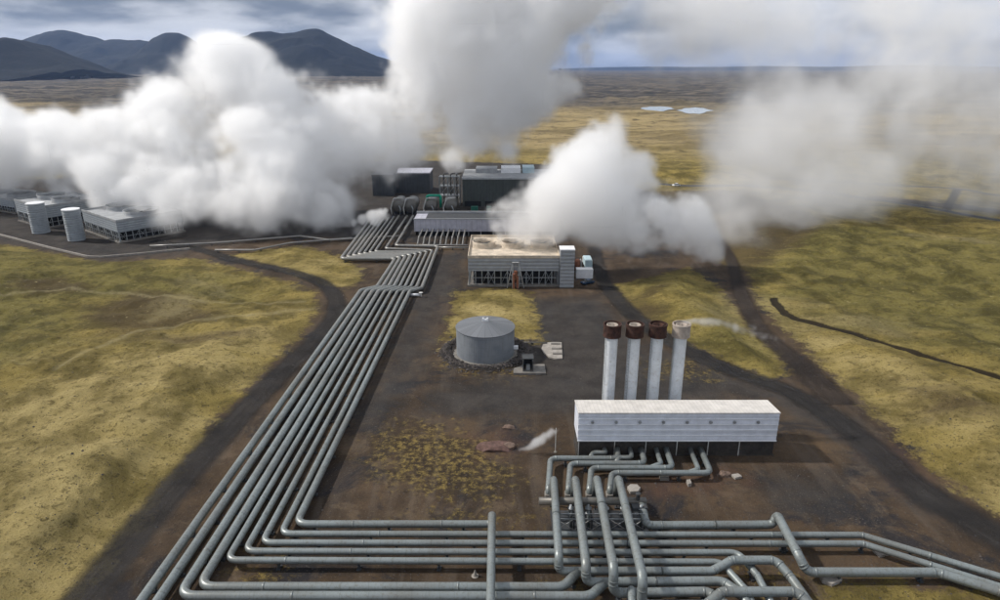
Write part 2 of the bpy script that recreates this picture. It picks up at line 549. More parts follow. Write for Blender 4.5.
# moss colours
nL = t.noise(.018, 4, .55, p, .6)
nM = t.noise(.09, 6, .62, p, .4)
nS = t.noise(.8, 8, .72, p)
nF = t.noise(3.2, 4, .7, p)
pstr = t.n('ShaderNodeMapping', {'Vector': p, 'Scale': (.45, 1.6, 1), 'Rotation': (0, 0, .25)}).outputs[0]
nW = t.noise(.05, 6, .66, pstr, .5)
c = t.mix(t.ramp(nM, .36, .64), (.130, .102, .030), (.32, .245, .075))
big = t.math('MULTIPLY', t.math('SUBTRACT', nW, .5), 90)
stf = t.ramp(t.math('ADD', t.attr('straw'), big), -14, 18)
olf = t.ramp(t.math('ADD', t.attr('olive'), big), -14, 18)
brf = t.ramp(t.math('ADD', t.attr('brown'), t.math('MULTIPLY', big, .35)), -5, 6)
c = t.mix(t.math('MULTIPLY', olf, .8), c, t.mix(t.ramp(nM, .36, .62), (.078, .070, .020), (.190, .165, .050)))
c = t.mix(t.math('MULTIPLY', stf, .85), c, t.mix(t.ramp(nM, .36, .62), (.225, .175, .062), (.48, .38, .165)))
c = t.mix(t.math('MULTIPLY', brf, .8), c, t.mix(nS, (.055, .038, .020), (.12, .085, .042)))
c = t.mix(t.ramp(nL, .58, .70, 0, .45), c, (.36, .30, .15))
c = t.mix(t.ramp(nS, .51, .63, 0, .6), c, (.075, .056, .018))
c = t.mix(t.ramp(nS, .42, .28, 0, .7), c, (.46, .38, .19))
c = t.mix(t.ramp(nF, .55, .68, 0, .6), c, (.036, .028, .012))
c = t.mix(t.math('MULTIPLY', t.attr('path'), t.ramp(nS, .4, .6, .15, .5)), c, (.42, .36, .20))
mossc = c
# far plain: browner, lava beyond
nB = t.noise(.012, 9, .72, t.n('ShaderNodeMapping', {'Vector': p, 'Scale': (.35, 1.3, 1)}).outputs[0])
farc = t.mix(t.ramp(nB, .42, .58), (.19, .145, .068), (.37, .285, .14))
farc = t.mix(t.ramp(t.noise(.06, 8, .75, p), .52, .64, 0, .8), farc, (.07, .055, .035))
lavac = t.mix(t.ramp(nB, .42, .58), (.045, .042, .04), (.15, .125, .095))
lavac = t.mix(t.ramp(t.noise(.03, 9, .8, p), .5, .6, 0, .8), lavac, (.03, .03, .032))
mossc = t.mix(t.ramp(dist, 420, 640), mossc, farc)
lf = t.ramp(t.math('ADD', dist, t.math('MULTIPLY', t.noise(.0022, 5, .6, p), 1500)), 1500, 2300)
mossc = t.mix(lf, mossc, lavac)
# gravel
g = t.mix(t.ramp(t.noise(.06, 7, .65, p), .35, .65), (.034, .024, .016), (.086, .058, .036))
g = t.mix(t.ramp(t.noise(.028, 5, .6, p, .5), .55, .68, 0, .5), g, (.13, .085, .045))
g = t.mix(t.ramp(nS, .5, .7, 0, .55), g, (.030, .024, .021))
trk = t.noise(1.0, 5, .6, t.n('ShaderNodeMapping', {'Vector': p, 'Scale': (.32, .03, 1), 'Rotation': (0, 0, .2)}).outputs[0], .6)
g = t.mix(t.ramp(trk, .48, .66, 0, .4), g, (.105, .085, .068))
g = t.mix(t.ramp(t.noise(.05, 6, .7, t.n('ShaderNodeMapping', {'Vector': p, 'Location': (11, 7, 0)}).outputs[0], .8), .52, .62, 0, .85), g, (.019, .020, .024))
g = t.mix(t.ramp(t.noise(.11, 8, .72, t.n('ShaderNodeMapping', {'Vector': p, 'Location': (71, 27, 0)}).outputs[0], .5), .53, .66, 0, .6), g, (.125, .092, .062))
darkc = t.mix(t.ramp(t.noise(.15, 7, .7, p), .35, .65), (.026, .025, .025), (.052, .048, .045))
g = t.mix(t.math('MULTIPLY', darkf, .85), g, darkc)
g = t.mix(t.math('MULTIPLY', rustf, .4), g, (.10, .052, .034))
g = t.mix(t.ramp(nF, .58, .70, 0, .6), g, (.17, .145, .12))
g = t.mix(t.ramp(nF, .42, .32, 0, .6), g, (.014, .012, .011))
sparsef = t.math('MULTIPLY', sparsef, t.ramp(t.noise(2.2, 7, .8, p), .38, .56, .15, 1))
g = t.mix(sparsef, g, t.mix(t.ramp(nS, .38, .56), (.26, .19, .055), (.022, .016, .010)))
col = t.mix(mossf, g, mossc)
col = t.mix(t.ramp(t.attr('ditch'), .12, .45, 0, .95), col, (.025, .019, .013))
col = t.mix(t.ramp(t.math('MULTIPLY', t.attr('berm'), t.math('ADD', nS, .35)), .35, .6), col, (.03, .027, .026))
bh = t.math('ADD', t.math('MULTIPLY', nS, 1.0), t.math('MULTIPLY', nF, .35))
bs = t.math('MULTIPLY_ADD', mossf, .55, .45)
bp = t.n('ShaderNodeBump', {'Height': bh, 'Strength': bs, 'Distance': 1.0})
b = t.n('ShaderNodeBsdfPrincipled', {'Base Color': col, 'Roughness': .95, 'Specular IOR Level': .15, 'Normal': bp.outputs[0]})
t.t.links.new(b.outputs[0], t.out.inputs['Surface'])
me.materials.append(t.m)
go = bpy.data.objects.new('ground', me); C.objects.link(go); go['kind'] = 'structure'


def ground_z(x, y):
    iy = np.searchsorted(ys, y) - 1
    iy = int(np.clip(iy, 0, len(ys) - 2))
    fy = (y - ys[iy]) / (ys[iy + 1] - ys[iy])
    out = 0
    for k, w in ((iy, 1 - fy), (iy + 1, fy)):
        u = x / (ys[k] + 60)
        ju = (u + 1.15) / 2.3 * 759
        j = int(np.clip(math.floor(ju), 0, 758)); f = min(1, max(0, ju - j))
        out += w * (Z[k, j] * (1 - f) + Z[k, j + 1] * f)
    return float(out)


# roads
def road_mat(name, col, col2, paved=False):
    t = NT(name)
    p = t.pos()
    uv = t.n('ShaderNodeUVMap', uv_map='uv').outputs[0]
    s = t.n('ShaderNodeSeparateXYZ', {'Vector': uv}).outputs
    u = s[0]; v = s[1]
    d = t.math('ABSOLUTE', t.math('SUBTRACT', u, .5))
    e = t.math('ADD', d, t.math('MULTIPLY', t.math('SUBTRACT', t.noise(.3, 8, .7, p), .5), .0 if paved else .22))
    al = t.ramp(e, .49, .20, 0, .72) if not paved else t.ramp(e, .49, .455)
    cc = t.n('ShaderNodeCombineXYZ', {'X': t.math('MULTIPLY', u, 9.0), 'Y': t.math('MULTIPLY', v, .05)}).outputs[0]
    str_ = t.noise(1.0, 6, .65, cc)
    n1 = t.noise(.12, 7, .65, p)
    n2 = t.noise(2.0, 7, .7, p)
    c = t.mix(t.ramp(n1, .35, .65), col, col2)
    c = t.mix(t.ramp(str_, .42, .6, 0, .55), c, tuple(x * .6 for x in col))
    c = t.mix(t.ramp(n2, .55, .72, 0, .4), c, tuple(min(1, x * 1.9) for x in col2))
    if paved:
        c = t.mix(t.math('LESS_THAN', t.math('ABSOLUTE', t.math('SUBTRACT', d, .44)), .012), c, (.4, .4, .38))
    return t.bsdf(c, .9, 0, bump=n2, bstr=.3, bdist=.1, alpha=al, spec=.15)


M['track'] = road_mat('packed_gravel_track', (.022, .021, .021), (.044, .041, .039))
M['track_brown'] = road_mat('brown_gravel_track', (.030, .024, .021), (.060, .047, .038))
M['asphalt'] = road_mat('asphalt_road', (.045, .046, .05), (.06, .06, .062), True)
for k, line in RW.items():
    bm = bmesh.new()
    uvl = bm.loops.layers.uv.new('uv')
    rows = []
    acc = 0
    nacross = 8
    for i, (x, y, w) in enumerate(line):
        a = line[max(0, i - 1)]; b_ = line[min(len(line) - 1, i + 1)]
        d = Vector((b_[0] - a[0], b_[1] - a[1])).normalized()
        nrm = Vector((-d.y, d.x))
        if i: acc += math.hypot(x - line[i - 1][0], y - line[i - 1][1])
        row = []
        for q in range(nacross + 1):
            o_ = (q / nacross - .5) * w * (1.25 if k not in ('far_road', 'side_road', 'upper_road') else 1)
            xx, yy = x + nrm.x * o_, y + nrm.y * o_
            row.append((bm.verts.new((xx, yy, ground_z(xx, yy) + .03 + y * 1e-4 + {'left_track': 0, 'right_track': .02, 'back_track': .01, 'far_road': .04, 'side_road': .03, 'upper_road': .05}[k])), q / nacross, acc))
        rows.append(row)
    for r0, r1 in zip(rows, rows[1:]):
        for q in range(nacross):
            vs = (r0[q], r0[q + 1], r1[q + 1], r1[q])
            f = bm.faces.new([v[0] for v in vs]); f.smooth = True
            for lp, v in zip(f.loops, vs): lp[uvl].uv = (v[1], v[2])
    o = finish('road', bm, M['asphalt'] if k in ('far_road', 'upper_road') else (M['track'] if k != 'back_track' else M['track_brown']))
    o['kind'] = 'structure'

# ponds
t = NT('pond_water')
n = t.noise(.2, 5, .6, t.pos())
M['pond'] = t.bsdf(t.mix(n, (.26, .32, .34), (.42, .47, .48)), .12, 0, bump=n, bstr=.05, bdist=.05)
for pg in POND:
    pw = polyW(pg)
    c0 = pw.mean(0)
    bm = bmesh.new()
    P = []
    for i in range(len(pw)):
        a, b_ = pw[i], pw[(i + 1) % len(pw)]
        for s in (0, .33, .66):
            q = a * (1 - s) + b_ * s
            q = q + (q - c0) * .22 * random.uniform(-1, .6)
            P.append(q)
    bm.faces.new([bm.verts.new((q[0], q[1], .15)) for q in P])
    o = finish('pond', bm, M['pond']); o['kind'] = 'structure'

# ------------------------------------------------------------------ hills
t = NT('hillside')
p = t.pos()
n1 = t.noise(.0012, 9, .65, p)
n2 = t.noise(.006, 8, .7, t.n('ShaderNodeMapping', {'Vector': p, 'Scale': (1, 1, 2)}).outputs[0])
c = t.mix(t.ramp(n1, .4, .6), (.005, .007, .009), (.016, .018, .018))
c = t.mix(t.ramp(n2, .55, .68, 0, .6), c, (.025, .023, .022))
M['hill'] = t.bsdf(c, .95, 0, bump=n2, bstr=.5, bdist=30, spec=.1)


def hill(name, prof, Yc, depth, seedv):
    """prof: list of (px, py) skyline points seen from the camera"""
    pts = [AT(a, b, Yc) for a, b in prof]
    xs = np.array([q.x for q in pts]); zs = np.array([q.z for q in pts])
    nx, ny = 150, 60
    bm = bmesh.new()
    grid = []
    for j in range(ny + 1):
        v = j / ny * 2 - 1
        row = []
        for i in range(nx + 1):
            x = xs[0] + (xs[-1] - xs[0]) * i / nx
            z = sum(np.interp(x + q * (xs[-1] - xs[0]) * .012, xs, zs) for q in (-2, -1, 0, 1, 2)) / 5
            z *= 1 + .05 * float(fbm(np.array([x]), np.array([0.0]), (xs[-1] - xs[0]) * .07, 4, seedv + 9)[0])
            s = max(0, 1 - abs(v)) ** .85
            s = s * (1.0)
            yy = Yc + v * depth
            rdg = float(fbm(np.array([x]), np.array([yy]), 700, 5, seedv)[0])
            hz = z * s * (1 + .9 * rdg * (1 - s) * 2) - 6
            hz += 70 * abs(float(fbm(np.array([x]), np.array([yy]), 260, 3, seedv + 5)[0])) * s * (1.2 - s)
            row.append(bm.verts.new((x + 120 * rdg * (1 - s), yy, hz)))
        grid.append(row)
    for j in range(ny):
        for i in range(nx):
            f = bm.faces.new((grid[j][i], grid[j][i + 1], grid[j + 1][i + 1], grid[j + 1][i])); f.smooth = True
    o = finish(name, bm, M['hill']); o['kind'] = 'structure'


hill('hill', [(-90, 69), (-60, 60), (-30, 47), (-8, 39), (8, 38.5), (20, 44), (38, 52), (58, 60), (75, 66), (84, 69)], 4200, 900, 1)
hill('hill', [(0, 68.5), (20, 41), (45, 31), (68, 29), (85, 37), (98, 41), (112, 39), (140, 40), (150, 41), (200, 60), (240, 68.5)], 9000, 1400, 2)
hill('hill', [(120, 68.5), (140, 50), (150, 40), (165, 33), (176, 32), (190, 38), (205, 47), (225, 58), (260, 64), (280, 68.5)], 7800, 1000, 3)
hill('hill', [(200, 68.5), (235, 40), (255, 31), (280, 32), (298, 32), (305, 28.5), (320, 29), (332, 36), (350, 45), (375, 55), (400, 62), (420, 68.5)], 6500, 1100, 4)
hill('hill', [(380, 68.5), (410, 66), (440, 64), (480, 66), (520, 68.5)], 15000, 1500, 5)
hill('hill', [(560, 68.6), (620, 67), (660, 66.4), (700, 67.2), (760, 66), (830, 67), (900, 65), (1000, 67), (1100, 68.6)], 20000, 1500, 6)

# ------------------------------------------------------------------ pipelines
RB, RS = .62, .47     # big and small pipe radius
ZC = 1.35


def pipeline(pts, r, label, mat='pipe', group=None, rad=None, sup=11.0, zs=None, name='steam_pipeline', cat='pipeline', supports=True):
    """pts: list of world Vectors"""
    root = empty(name, (pts[0].x, pts[0].y, 0), label=label, cat=cat, group=group)
    off = Vector((pts[0].x, pts[0].y, 0))
    bm = bmesh.new()
    lay = bm.verts.layers.float.new('s')
    P = tube(bm, [q - off for q in pts], r, n=16, rad=rad or r * 3.4, lay=lay)
    for q_ in (pts[1:-1] if len(pts) > 2 else []):
        # clamped joint bands where each bend starts and ends
        k_ = min(range(len(P)), key=lambda i: (P[i] + off - q_).length)
        for dk in (-5, 5):
            i_ = k_ + dk
            if 1 <= i_ < len(P) - 1:
                d_ = (P[i_ + 1] - P[i_ - 1]).normalized()
                tube(bm, [P[i_] - d_ * .13, P[i_] + d_ * .13], r + .035, n=16, lay=lay)
    finish('pipe', bm, M[mat], root)
    if not supports: return root
    acc = sup * random.uniform(.2, .6)
    L = 0
    cnt = 0
    for a, b in zip(P, P[1:]):
        d = (b - a); l = d.length
        if l < 1e-4: continue
        while L + l > acc and cnt < 60:
            s = (acc - L) / l
            q = a.lerp(b, s)
            acc += sup
            if abs(d.normalized().z) > .3: continue
            gz = ground_z(q.x + off.x, q.y + off.y)
            if q.z > 9 or gz > q.z: continue
            ang = math.atan2(d.y, d.x)
            Mx = Matrix.Translation(q) @ Matrix.Rotation(ang, 4, 'Z')
            sb = bmesh.new()
            zb = -(q.z - gz)
            box(sb, -.18, .18, -r * .62, r * .62, -r - .12, -r * .72, Mx)
            box(sb, -.09, .09, -r * .55, -r * .35, zb, -r - .1, Mx)
            box(sb, -.09, .09, r * .35, r * .55, zb, -r - .1, Mx)
            box(sb, -.3, .3, -r * .9, r * .9, zb - .1, zb + .22, Mx)
            finish('support', sb, M['concrete'] if cnt % 1 else M['steel_dark'], root)
            cnt += 1
        L += l
    return root


def W(px, py, z=ZC):
    return G(px, py, z)


top = [(360.6, 290.6), (366.3, 291), (372.5, 291), (378.5, 291.3), (384.6, 291.5), (390.9, 291.5), (397.5, 291.5), (403.8, 291.3), (410, 291)]
up0 = [(376.9, 287), (382.8, 287), (388.6, 286.8), (394, 286.8), (399.5, 286.8), (405, 286.8), (410.6, 286.9), (416.3, 287.2), (421.9, 288)]
up1 = [(395.3, 258.7), (400.5, 257.4), (405.8, 256.1), (411, 254.9), (416.3, 253.8), (421.5, 252.7), (426.9, 251.6), (432.3, 250.4), (437.9, 246.4)]
lft = [(341, 258.7), (346.8, 257.4), (352.5, 256.1), (358, 254.9), (363.6, 253.8), (369.2, 252.7), (375, 251.6), (385.5, 248.6), (395.5, 245.6)]
far = [(368.5, 222), (374, 221), (379, 220), (384, 219), (389, 218), (394, 217), (399, 216), (407, 216), (413, 216)]
bot = [(135, 609), (153, 607), (179, 595.8), (199, 586.8), (227, 560), (245, 551), (262, 542.6), (281, 533.6), (296, 524)]
rads = [RB, RB, RB, RB, RS, RS, RS, RS, .56]
# far ones are drawn slightly thinner in the photo: same pipes, same radius
tails = {
    0: [(120, 632)],
    1: [(141, 628)],
    2: [(590, 596.2), (604.5, 583)],
    3: [(563, 587), (577.5, 572)],
    4: [(721, 562), (746, 590), (770, 640)],
    5: [(738, 552.5), (758, 576), (790, 640)],
    6: [(863, 543.6), (1000, 586.5), (1200, 650)],
    7: [(862, 535), (1000, 576.5), (1200, 638)],
    8: [(492, 523.5)],
}
names = ['leftmost', 'second from the left', 'third from the left', 'fourth from the left', 'fifth and middle', 'fourth from the right', 'third from the right', 'second from the right', 'rightmost']
endw = ['leaving at the bottom left corner', 'leaving at the bottom left', 'turning right along the bottom edge', 'turning right above the lowest cross run',
        'turning right', 'turning right', 'turning right to the picture edge', 'turning right to the picture edge', 'ending at a raised cross pipe']
for i in range(9):
    r = rads[i]
    pts = [W(*far[i]), W(*lft[i]), W(*up1[i]), W(*up0[i]), W(*top[i]), W(*bot[i])]
    tl = [W(*q) for q in tails[i]]
    if i == 8:
        e = W(492, 524)
        pts += [e, Vector((e.x, e.y, 3.3))]
        q = G(490.6, 604, 3.3); pts += [q, G(489.6, 640, 3.3)]
        # joined square elbow
    else:
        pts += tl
    pipeline(pts, r, 'grey pipe, %s of nine, %s' % (names[i], endw[i]), group='nine parallel steam pipes')

# elevated crossers
vtop = [(553, 493), (574.4, 493), (595.6, 493), (617, 493)]
vend = [(558.5, 571), (585.5, 582), (612.5, 593), (641, 605)]
vh = [3.6, 3.9, 5.0, 5.4]
qn = ['leftmost', 'second', 'third', 'rightmost']
Qtails = [
    [(712, 571), (732, 560, 2.4), (776, 560, 2.4), (790, 576, 1.6), (810, 604), (830, 640)],
    [(722, 581), (742, 594), (760, 625)],
    [(708, 591.5), (728, 606), (740, 630)],
    [(706, 605), (722, 591.5, 2.2), (797, 591.5, 2.2), (812, 608), (830, 650)],
]
for i in range(4):
    a = W(*vtop[i]); e = W(*vend[i])
    zt = vh[i]
    pts = [Vector((a.x, a.y, .5)), Vector((a.x, a.y, 4.45)), Vector((e.x, e.y, zt)), Vector((e.x, e.y, ZC))]
    for q in Qtails[i]:
        pts.append(W(q[0], q[1]) if len(q) == 2 else G(q[0], q[1], q[2]))
    # keep first tail segment level with the drop end
    pipeline(pts, RB if i else .58, 'grey pipe raised over the pipe rows below the white building, %s of four' % qn[i], group='four raised crossing pipes', rad=1.5)

# pipes from the exhaust building to the crossers
sy = [458.3, 463.3, 467.8, 472.8]
sx0 = [550.5, 570.5, 591.5, 612]
foot = [(548.5, 488.5), (568.5, 488.5), (589.5, 488.5), (610, 488.5)]
inl = [[(618.5, 459, 617, 448.5), None], [(645, 464, 641, 448.5), None], [(673, 468, 666, 448.5), None], [(711, 473, 700.5, 448.5), None]]
br = [((590, 458.3), (593, 452.5), (606, 452.5), (604, 448.8)), ((616, 463), (619, 457.5), (632, 457.5), (630, 448.5)), ((650, 467.6), (661, 463.5), (656, 448.5)), ((689, 472.3), (698.5, 469), (690, 448.5))]
for i in range(4):
    pts = [W(inl[i][0][2], inl[i][0][3]), W(inl[i][0][0], sy[i]), W(sx0[i], sy[i]), W(*foot[i]), ]
    e = pts[-1]
    pts.append(Vector((e.x, e.y - .3, .2)))
    root = pipeline(pts, .5, 'grey pipe with a branch from the white building to a footing, %s of four nested' % ['outermost', 'second', 'third', 'innermost'][i], group='nested pipes in front of the white building', rad=1.4, sup=9)
    off = Vector((pts[0].x, pts[0].y, 0))
    bm = bmesh.new(); lay = bm.verts.layers.float.new('s')
    tube(bm, [W(*q) - off for q in br[i]], .42, rad=1.0, lay=lay)
    finish('branch', bm, M['pipe'], root)
    bm = bmesh.new()
    box(bm, e.x - off.x - .6, e.x - off.x + .6, e.y - off.y - .9, e.y - off.y + .5, 0, .7)
    finish('footing', bm, M['concrete'], root, bevel=.08)

# right branch: header elbow -> top row -> raised elbow -> lower right run
hd0 = AT(539, 501, G(540, 518.5).y); hy = hd0.y; hz = hd0.z
hx0 = AT(539, 501, hy).x; hx1 = AT(646, 501, hy).x
e0 = AT(640, 509, hy)
pts = [Vector((e0.x, hy - .1, hz - .3)), Vector((e0.x + .1, hy - 1.8, hz - .6)), W(646, 525.2, 1.6), W(662, 525.2), W(773, 524.6), ]
a = W(775.5, 524.6)
pts += [Vector((a.x, a.y, 3.2)), G(799, 556, 3.2), W(807, 572.0), W(937, 572.2), W(1000, 591.5), W(1200, 665)]
pipeline(pts, RB, 'grey pipe leaving the header rack and stepping over two rows towards the right edge', rad=2.0)
# short stub loop near the bottom edge
a = W(631, 592)
pipeline([Vector((a.x, a.y, .2)), Vector((a.x, a.y, 2.2)), G(633, 625, 2.2)], .5, 'short grey pipe elbow rising at the bottom edge between crossing pipes', rad=1.1, supports=False, cat='pipe', name='pipe_elbow')

# header rack
root = empty('header_rack', (hx0, hy, 0), label='steel rack carrying a stained horizontal header pipe with valves under the four raised pipes', cat='pipe rack')
bm = bmesh.new(); lay = bm.verts.layers.float.new('s')
tube(bm, [Vector((0, 0, hz)), Vector((hx1 - hx0, 0, hz))], .6, lay=lay)
finish('header_pipe', bm, M['pipe_dark'], root)
n = 6
bx0 = AT(555, 509, hy).x - hx0; bx1 = AT(641, 509, hy).x - hx0
yf = -2.7
fr = bmesh.new()
for k in range(n):
    x = bx0 + (bx1 - bx0) * k / (n - 1)
    for yy in (yf, .9):
        box(fr, x - .12, x + .12, yy - .12, yy + .12, 0, hz - .7)
    box(fr, x - .1, x + .1, yf, .9, hz - .95, hz - .73)
finish('frame', fr, M['steel_dark'], root)
rl = bmesh.new()
box(rl, bx0, bx1, yf - .2, yf - .1, hz - 1.2, hz - .95)
box(rl, bx0, bx1, yf - .18, yf - .1, hz - .2, hz - .12)
finish('rail', rl, M['steel'], root)
for k in range(n - 1):
    xa = bx0 + (bx1 - bx0) * k / (n - 1); xb = bx0 + (bx1 - bx0) * (k + 1) / (n - 1)
    b_ = bmesh.new()
    bar(b_, Vector((xa + .2, yf - .13, .3)), Vector((xb - .2, yf - .13, hz - 1.2)), .07)
    bar(b_, Vector((xb - .2, yf - .16, .3)), Vector((xa + .2, yf - .16, hz - 1.2)), .07)
    finish('brace', b_, M['steel_pale'], root)
for k in range(5):
    x = bx0 + (bx1 - bx0) * (k + .85) / 5
    b_ = bmesh.new()
    lathe(b_, [(0, -.9), (.28, -.9), (.28, -.6), (.42, -.6), (.42, -.5), (.3, -.5), (.3, .3), (.5, .3), (.5, .42), (.18, .45), (.18, .9), (0, .9)], 12, (x, -1.5, hz - .5))
    finish('valve', b_, M['steel'], root, True)
    b_ = bmesh.new()
    tube(b_, [Vector((x, -.4, hz - .3)), Vector((x, -2.0, hz - .6)), Vector((x, -2.2, .3))], .24, rad=.7)
    finish('drop_pipe', b_, M['pipe'], root)
bm = bmesh.new()
box(bm, bx0 - .6, bx1 + .6, yf - .7, 1.6, 0, .3)
finish('base_slab', bm, M['steel_dark'], root)
# end valve block
bm = bmesh.new()
box(bm, hx1 - hx0 - 2.4, hx1 - hx0 - .1, -1.8, -.62, hz - .6, hz + .1)
lathe(bm, [(0, -.4), (.3, -.4), (.3, .9), (.42, .95), (.42, 1.05), (0, 1.1)], 12, (hx1 - hx0 - 1.3, -.2, hz + .5))
finish('valve_block', bm, M['steel_dark'], root, bevel=.06)

# thin drain pipe right of the tank
# ------------------------------------------------------------------ exhaust building with four stacks
yb = G(676, 456).y
zt = AT(676, 413.5, yb).z; zu = AT(676, 440.5, yb).z
x0 = AT(578, 430, yb).x; x1 = AT(777.5, 430, yb).x
dep = 5.6
root = empty('exhaust_building', ((x0 + x1) / 2, yb, 0), label='long low white metal building on a dark base in front of four stacks', cat='building')
w = (x1 - x0) / 2
bm = bmesh.new()
box(bm, -w, w, 0, dep, zu, zt - .02)
for v in bm.verts:
    if v.co.y > dep / 2 and v.co.z > zu + 1: v.co.z -= .6
finish('upper_wall', bm, M['white_clad'], root)
bm = bmesh.new()
prof = 0
box(bm, -w - .08, w + .08, -.12, dep + .2, zt, zt + .2)
for v in bm.verts:
    if v.co.y > dep / 2: v.co.z -= .6
finish('roof', bm, M['white_roof'], root)
bm = bmesh.new()
for k in range(1, 5):
    z = zu + (zt - zu) * k / 5
    box(bm, -w, w, -.10, -.002, z - .06, z + .06)
box(bm, -w - .05, w + .05, -.16, -.003, zu - .1, zu + .12)
finish('trim', bm, M['white'], root)
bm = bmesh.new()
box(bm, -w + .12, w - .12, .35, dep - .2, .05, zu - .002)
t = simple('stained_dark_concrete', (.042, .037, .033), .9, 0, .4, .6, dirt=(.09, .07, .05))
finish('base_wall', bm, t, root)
for k in range(6):
    x = -w + .25 + (2 * w - .5) * [0, .185, .345, .505, .665, .825][k]
    b_ = bmesh.new(); box(b_, x - .07, x + .07, .1, .24, 0, zu - .1); finish('post', b_, M['steel_pale'], root)
for k in range(8):
    x = -w + 2 * w * (.07 + .118 * k)
    b_ = bmesh.new()
    lathe(b_, [(0, 0), (.28, 0), (.28, .18), (.2, .2), (0, .2)], 12)
    bmesh.ops.rotate(b_, verts=b_.verts, cent=(0, 0, 0), matrix=Matrix.Rotation(R(90), 3, 'X'))
    bmesh.ops.translate(b_, verts=b_.verts, vec=(x, -.11, zu + (zt - zu) * .7))
    finish('vent', b_, M['steel'], root)
bm = bmesh.new()
box(bm, -w - .1, w + .1, .1, dep + .1, -.1, .12)
finish('slab', bm, t, root)

ysk = yb + 10.8
for k, (px, lab) in enumerate([(612.6, 'leftmost white stack with dark rusty cap behind the white building'), (635.3, 'second white stack from the left with rusty cap'), (658.4, 'third white stack from the left with rusty cap'), (682, 'rightmost white stack with pale cap venting steam')]):
    q = AT(px, 323.5, ysk)
    root = empty('exhaust_stack', (q.x, ysk, 0), label=lab, cat='stack', group='four exhaust stacks')
    T = q.z
    bm = bmesh.new()
    zz = [0, .3]
    prof = [(1.6, 0), (1.6, .3), (1.14, .32)]
    for j in range(1, 9):
        z = .3 + (T - 2.5) * j / 9
        prof += [(1.12, z - .03), (1.135, z - .02), (1.135, z + .02), (1.12, z + .03)]
    prof += [(1.12, T - 2.5)]
    lathe(bm, prof, 64)
    finish('shaft', bm, M['stack_white'], root)
    lb = bmesh.new()
    an = R([200, 215, 205, 190][k])
    Ml = Matrix.Rotation(an, 4, 'Z')
    for sgn in (-1, 1): box(lb, 1.22, 1.28, sgn * .22 - .03, sgn * .22 + .03, .4, T - 2.6, Ml)
    for j in range(int((T - 3) / .6)): box(lb, 1.22, 1.26, -.2, .2, .6 + j * .6, .65 + j * .6, Ml)
    finish('ladder', lb, M['steel'], root)
    mat = M['rust_pale'] if k == 3 else M['rust']
    bm = bmesh.new()
    lathe(bm, [(1.1, T - 2.55), (1.62, T - 2.45), (1.68, T - 2.3), (1.62, T - 2.2), (1.62, T - .35), (1.7, T - .3), (1.7, T), (1.5, T), (1.5, T - 1.6), (0, T - 1.7)], 32)
    finish('cap', bm, mat, root)
    bm = bmesh.new()
    rs = lathe(bm, [(1.05, T - 1.3), (1.05, T - .15), (.9, T - .15), (.9, T - 1.4), (0, T - 1.4)], 24)
    finish('inner_duct', bm, M['rust_pale'] if k < 2 else M['rust_pale'] if k == 3 else M['rust'], root, True)

# ------------------------------------------------------------------ tank
root = empty('storage_tank', (tc.x, tc.y, 0), label='round grey sheet-clad water tank with shallow cone roof inside a rubble ring', cat='tank')
TR = 6.95; TZ = AT(485, 326.5, tc.y).z
bm = bmesh.new(); lathe(bm, [(TR, -.2), (TR, TZ)], 72); finish('shell', bm, M['tank'], root, True)
bm = bmesh.new(); lathe(bm, [(TR + .003, TZ - .12), (TR + .14, TZ - .1), (TR + .14, TZ + .06), (.6, TZ + 1.45), (0, TZ + 1.45)], 72); finish('roof', bm, M['tank_roof'], root)
bm = bmesh.new()
box(bm, -.7, .7, -.35, .35, TZ + 1.3, TZ + 1.85); box(bm, -.65, -.35, -.3, .3, TZ + 1.85, TZ + 2.2); box(bm, .35, .65, -.3, .3, TZ + 1.85, TZ + 2.2)
finish('vent', bm, M['white'], root)
bm = bmesh.new()
lx = TR * math.cos(R(-20)); ly = TR * math.sin(R(-20))
bm = bmesh.new(); lathe(bm, [(TR + .9, 0), (TR + .9, .12), (TR - .1, .14)], 72); finish('foundation', bm, M['concrete'], root)
q = AT(514.5, 342, tc.y - 1)
bm = bmesh.new(); box(bm, TR - .2, TR + .9, -1.6, -.9, 1.5, 2.3); finish('junction_box', bm, M['white'], root, bevel=.05)

a = G(517, 342, .5); b_ = G(547, 343, .5)
pipeline([Vector((a.x, a.y, .5)), Vector((b_.x, b_.y, .5))], .14, 'thin dark drain pipe running right from the grey tank', mat='pipe_dark', name='drain_pipe', cat='pipe', sup=3)

# little valve hut
q = G(528, 372)
root = empty('valve_hut', (q.x, q.y, 0), label='small dark open-fronted valve hut on a slab right of the grey tank', cat='hut')
bm = bmesh.new()
hz_ = 2.7
box(bm, -1.15, -1.0, 0, 3.4, .15, hz_); box(bm, 1.0, 1.15, 0, 3.4, .15, hz_); box(bm, -1.0, 1.0, 3.25, 3.4, .15, hz_)
finish('wall', bm, M['steel_dark'], root)
bm = bmesh.new(); box(bm, -1.3, 1.3, .9, 3.6, hz_, hz_ + .15); finish('roof', bm, M['steel_dark'], root)
bm = bmesh.new(); box(bm, -.45, .45, .5, 1.6, .15, 1.4); finish('cabinet', bm, M['steel'], root, bevel=.05)
bm = bmesh.new(); box(bm, -3.3, 4.0, -1.3, 4, 0, .15); finish('slab', bm, M['concrete'], root)
bm = bmesh.new(); box(bm, -3.3, 4.0, -1.5, -1.301, 0, .5); finish('kerb', bm, M['concrete'], root)

